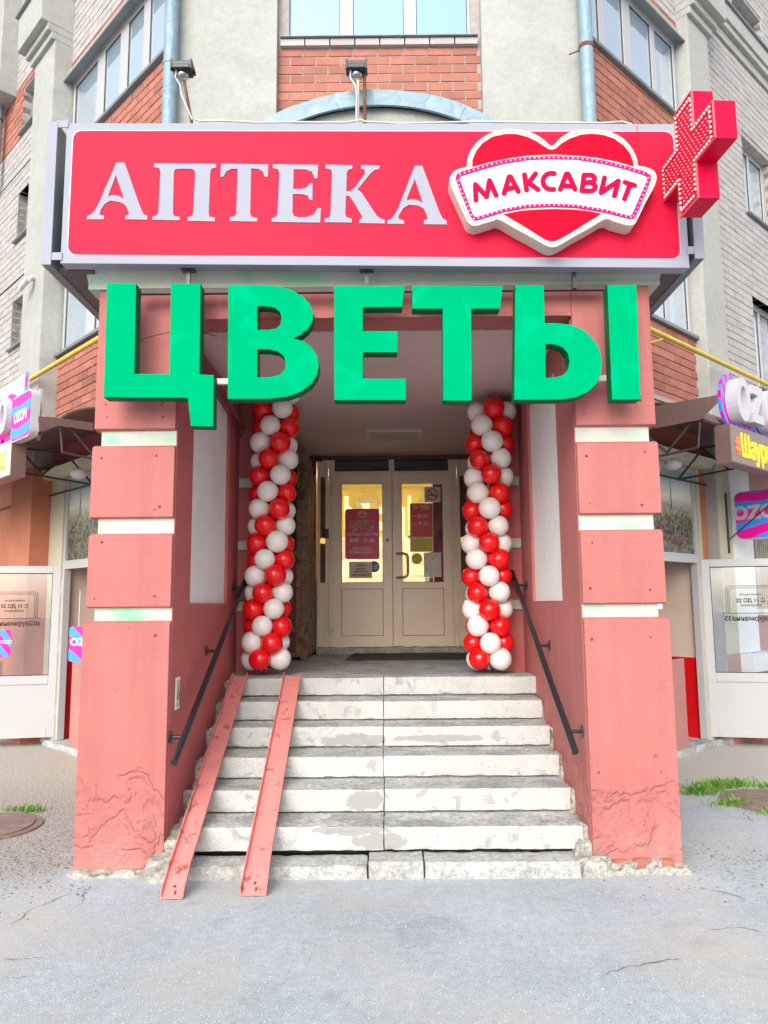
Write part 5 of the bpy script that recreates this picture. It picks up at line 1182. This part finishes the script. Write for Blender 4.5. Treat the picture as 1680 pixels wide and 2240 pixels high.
    if not L:
        cx0 = uo+.20; step = .33
        lets = [('O', cx0), ('Z', cx0+step), ('O', cx0+2*step), ('N', cx0+3*step)]
        for ch, u in lets:
            r1 = .26
            plate('backing', [[(u+r1*.9*math.cos(R_(a)), zo+r1*1.08*math.sin(R_(a))) for a in range(0, 360, 15)]], .0+.004*lets.index((ch, u)), .03+.004*lets.index((ch, u)), M['stripe'], OZ, f=q)
        for ch, u in lets:
            if ch == 'O':
                o = plate('letter', [[(u+.15*math.cos(R_(a)), zo+.215*math.sin(R_(a))) for a in range(0, 360, 12)], [(u+.07*math.cos(R_(a)), zo+.13*math.sin(R_(a))) for a in range(0, 360, 15)]], -.12, -.005, M['white_s'], OZ, f=q)
            elif ch == 'Z': plate('letter', [[(u-.12, zo+.185), (u+.12, zo+.185), (u+.12, zo+.10), (u-.02, zo-.10), (u+.12, zo-.10), (u+.12, zo-.185), (u-.13, zo-.185), (u-.13, zo-.10), (u+.01, zo+.10), (u-.12, zo+.10)]], -.12, -.005, M['white_s'], OZ, f=q)
            else: plate('letter', [[(u-.12, zo-.185), (u-.12, zo+.185), (u-.04, zo+.185), (u+.05, zo), (u+.05, zo+.185), (u+.12, zo+.185), (u+.12, zo-.185), (u+.05, zo-.185), (u-.04, zo), (u-.05, zo-.185)]], -.12, -.005, M['white_s'], OZ, f=q)
    else:
        # rounded box at the near end, backing board behind
        plate('backing', [[(U(1.02+.0), 3.24), (U(1.02), 3.93), (U(3.2), 3.93), (U(3.2), 3.24)]], .03, .05, M['white_s'], OZ, f=q)
        plate('end_strip', [rrect(U(1.085), U(1.02), 3.24, 3.93, .002)], .024, .0295, M['stripe'], OZ, f=q)
        ua = UW(f, 68, 900, of+.12)[0]; ub_ = UW(f, 26, 900, of+.12)[0]
        plate('rounded_box', [rrect(U(ub_), U(ua), 3.20, 3.66, .07)], -.06, .02, M['white_s'], OZ, f=q)
        plate('rounded_face', [rrect(U(ub_-.012), U(ua+.012), 3.215, 3.645, .06)], -.065, -.061, M['stripe'], OZ, f=q)
        text('lettering', 'OZON', FR(q @ Vector((U((ua+ub_)/2), -.067, 3.43)), Vector(q.col[0][:3]), Vector(q.col[1][:3])), .15, M['white_s'], OZ, .05, sx=.75)
        for k, u in enumerate((ub_+.2, ub_+.5)):
            plate('letter_backing', [[(U(u)+.2*math.cos(R_(a)), 3.5+.26*math.sin(R_(a))) for a in range(0, 360, 15)]], -.02-.004*k, .015, M['stripe'], OZ, f=q)
            plate('letter', [[(U(u)+.13*math.cos(R_(a)), 3.52+.19*math.sin(R_(a))) for a in range(0, 360, 15)], [(U(u)+.06*math.cos(R_(a)), 3.52+.11*math.sin(R_(a))) for a in range(0, 360, 15)]], -.09, -.025, M['white_s'], OZ, f=q)
        mb = MB()
        for z in (3.3, 3.42, 3.6, 3.72): mb.box((.90, of-.06, z), (1.02, of-.05, z+.012), f)
        mb.box((.88, of-.07, 3.22), (.90, of-.04, 3.74), f); mb.build('bracket', M['plast'], OZ)
    # gas pipe
    GP = thing('gas_pipe', 'yellow gas pipe running along the '+('left' if L else 'right')+' wing above the canopy', 'pipe', group='yellow gas pipes on both wings')
    zg = 4.53 if L else 4.50
    mb = MB(); mb.tube([(.1, .30, zg-.14), (7.5, .30, zg-.14)], .028, 10, f); mb.build('tube', M['yel'], GP)
    mb = MB()
    for u in (1.0, 3.6, 5.5): mb.tube([(u, .30, zg-.14), (u, 0, zg-.14)], .012, 6, f)
    mb.build('support', M['yel'], GP)
for s_ in 'LR': shop(s_)
# lamps under the canopies
for f, u, s_ in ((WL, 1.35, 'left'), (WR, 1.05, 'right')):
    t = thing('canopy_lamp', 'white round work lamp fixed under the '+s_+' canopy truss', 'lamp')
    mb = MB(); mb.sphere((u, .25, 3.02), .09, 14, 8, f, (1, 1, .7)); mb.build('lens', M['white_s'], t)
    mb = MB(); mb.tube([(u, .1, 3.0), (u, .02, 3.0)], .03, 8, f); mb.build('base', M['plast'], t)
# projecting OZON blade on the right wing, and the small one behind the left pillar
t = thing('blade_sign', 'square pink and blue OZON blade sign on a bracket by the barred window', 'sign')
bf = FR(WR @ Vector((UW(WR, 1588, 1060, .15)[0], .15, 0)), WR.to_3x3() @ Vector((0, 1, 0)), WR.to_3x3() @ Vector((1, 0, 0)))    # x outward, -y faces the entrance
bl = FR(bf @ Vector((0, 0, 0)), Vector(bf.col[0][:3]), Vector(bf.col[1][:3]))
plate('box', [rrect(.08, .64, 2.30, 2.86, .08)], 0, .16, M['plast'], t, f=bf); plate('face', [rrect(.09, .63, 2.31, 2.85, .075)], -.004, 0, M['stripe'], t, f=bf)
text('lettering', 'OZON', FR(bf @ Vector((.38, -.006, 2.60)), Vector(bf.col[0][:3]), Vector(bf.col[1][:3])), .21, M['white_s'], t, .05)
mb = MB(); mb.tube([(.0, -.03, 2.15), (.0, -.03, 2.86)], .015, 6, bf); mb.tube([(.0, -.03, 2.30), (.62, -.03, 2.78)], .008, 6, bf); mb.build('bracket', M['dark'], t)
t = thing('small_blade_sign', 'small pink and blue OZON plate hanging just left of the left pillar', 'sign')
c = P(170, 1410, 6.3); q = FR((c.x, 6.3, c.z), (1, 0, 0), (0, 1, 0))
plate('plate', [rrect(-.07, .12, -.14, .15, .02)], -.01, .01, M['stripe'], t, f=q)
text('lettering', 'OZON', FR((c.x-.06, 6.288, c.z+.02), (1, 0, 0), (0, 1, 0)), .085, M['white_s'], t, .05, align='LEFT')
mb = MB(); mb.box((-.0, -.004, .15), (.006, .004, .45), q); mb.build('hanger', M['white_s'], t)
# security camera
t = thing('security_camera', 'white security camera on the left cream pilaster', 'camera')
p = WL @ Vector((3.15, .23, 5.72)); 
mb = MB(); mb.tube([(3.05, .23, 5.80), (3.05, .28, 5.80)], .04, 10, WL); mb.build('mount', M['plast'], t)
mb = MB(); mb.tube([(3.0, .33, 5.74), (3.17, .36, 5.66)], .035, 12, WL); mb.sphere((3.05, .30, 5.76), .035, 10, 6, WL); mb.build('body', M['white_s'], t)
# ================================================================== GROUND DETAILS
def manhole(x, y, label):
    t = thing('manhole_cover', label, 'manhole cover', group='round cast iron manhole covers')
    for k, (r, h) in enumerate(((.37, .010), (.31, .018), (.295, .010), (.20, .017), (.185, .011), (.09, .017))):
        mb = MB(); mb.disc((x, y), r, (.0, h+.0007*k), 36, 'z'); mb.build('ring', M['iron'], t)
manhole(-2.92, 5.62, 'reddish round manhole cover by the left edge'); manhole(3.05, 6.18, 'round manhole cover ringed by grass on the right')
def grass(cx_, cy, pts, label, hh=.07):
    mb = MB()
    for (x, y, n_, sp, h) in pts:
        for _ in range(n_):
            a, r = random.uniform(0, 6.28), sp*abs(random.gauss(0, .6)); bx, by = x+r*math.cos(a)*1.7, y+r*math.sin(a)*.8
            a = random.uniform(0, 6.28); L_ = h*random.uniform(.35, .95); w_ = .0045; dx, dy = math.cos(a), math.sin(a); ln = random.uniform(.2, .9)
            mb.add([(bx-dy*w_, by+dx*w_, 0), (bx+dy*w_, by-dx*w_, 0), (bx+dx*L_*ln*.5+dy*w_*.6, by+dy*L_*ln*.5-dx*w_*.6, L_*.7), (bx+dx*L_*ln, by+dy*L_*ln, L_)], [(0, 1, 2), (0, 2, 3)])
    tag(mb.build('grass_tuft', M['grass']), label, 'grass', kind='stuff')
grass(0, 0, [(-2.82, 6.05, 110, .08, .06), (-2.95, 6.08, 60, .08, .05)], 'small tuft of green weeds above the left manhole cover')
R2 = [(2.42, 6.65, 80, .10, .05), (2.62, 6.45, 330, .12, .08), (2.80, 6.62, 330, .12, .09), (3.02, 6.70, 300, .12, .08), (2.72, 6.10, 300, .10, .06), (2.92, 5.86, 200, .10, .05), (3.3, 6.62, 160, .1, .06), (3.15, 5.80, 120, .08, .05)]
grass(0, 0, R2, 'green grass growing round the right manhole cover')
random.seed(5)
mb = MB()
def stone(x, y, r):
    z = r*.3; n_ = 6; vs = [(x+r*random.uniform(.7, 1.2)*math.cos(k*6.283/n_), y+r*random.uniform(.7, 1.2)*math.sin(k*6.283/n_), 0) for k in range(n_)]
    vs += [(x+(p[0]-x)*.6, y+(p[1]-y)*.6, z*random.uniform(.8, 1.3)) for p in vs]; vs.append((x, y, z*1.2))
    mb.add(vs, [(k, (k+1) % n_, n_+(k+1) % n_, n_+k) for k in range(n_)]+[(n_+k, n_+(k+1) % n_, 2*n_) for k in range(n_)])
for _ in range(2600):
    x = random.uniform(-3.6, -1.7); y = random.gauss(4.95, .45)
    if x > -1.95 and y > 4.55: continue
    if y < 4.3 and random.random() < .8: continue
    stone(x, y, random.uniform(.003, .012))
for _ in range(900):
    x = random.gauss(2.1, .35); y = random.gauss(4.75, .3)
    if x < 1.80 and y > 4.55: continue
    stone(x, y, random.uniform(.003, .010))
for _ in range(500): stone(random.uniform(-2.5, 2.5), random.uniform(2.9, 4.5), random.uniform(.0015, .0045))
tag(mb.build('loose_gravel', M['stone']), 'loose grey gravel scattered over the pavement by the pillars', 'gravel', kind='stuff')
def crack(pts, w_=.004, seed=0):
    mb = MB(); out = []
    for (a, b) in zip(pts, pts[1:]):
        n_ = max(2, int(math.dist(a, b)/.03))
        for k in range(n_): t_ = k/n_; out.append((a[0]+(b[0]-a[0])*t_+random.uniform(-.010, .010), a[1]+(b[1]-a[1])*t_+random.uniform(-.010, .010)))
    vs = []; fs = []
    for i, p in enumerate(out):
        q = out[min(i+1, len(out)-1)]; r_ = out[max(i-1, 0)]; d = Vector((q[0]-r_[0], q[1]-r_[1])).normalized(); ww = w_*random.uniform(.2, 1)*(1-abs(2*i/len(out)-1)**3)
        vs += [(p[0]-d.y*ww, p[1]+d.x*ww, .004), (p[0]+d.y*ww, p[1]-d.x*ww, .004)]
    for i in range(len(out)-1): fs.append((2*i, 2*i+1, 2*i+3, 2*i+2))
    mb.add(vs, fs); tag(mb.build('pavement_crack', M['crack']), kind='structure')
def gp(x, y): 
    d = ray(x, y); t_ = -EYE/d.z; return (d.x*t_, d.y*t_)
for c in ([(0, 2035), (30, 2020), (70, 1990), (110, 1975), (170, 1945)], [(0, 2100), (60, 2098), (115, 2096)], [(0, 2140), (40, 2142), (80, 2136)], [(1310, 2135), (1350, 2125), (1380, 2115), (1500, 2095)], [(1495, 1772), (1560, 1778), (1600, 1788), (1680, 1800)], [(1625, 1780), (1650, 1800)], [(1530, 1945), (1590, 1955), (1650, 1972)], [(1540, 2038), (1620, 2030), (1680, 2042)], [(180, 1975), (186, 1950)]):
    crack([gp(*p) for p in c], .0035)
# pale dusty apron around the foot of the steps
S.render.engine = 'CYCLES'; S.cycles.use_denoising = True
S.cycles.max_bounces = 8; S.cycles.transparent_max_bounces = 12
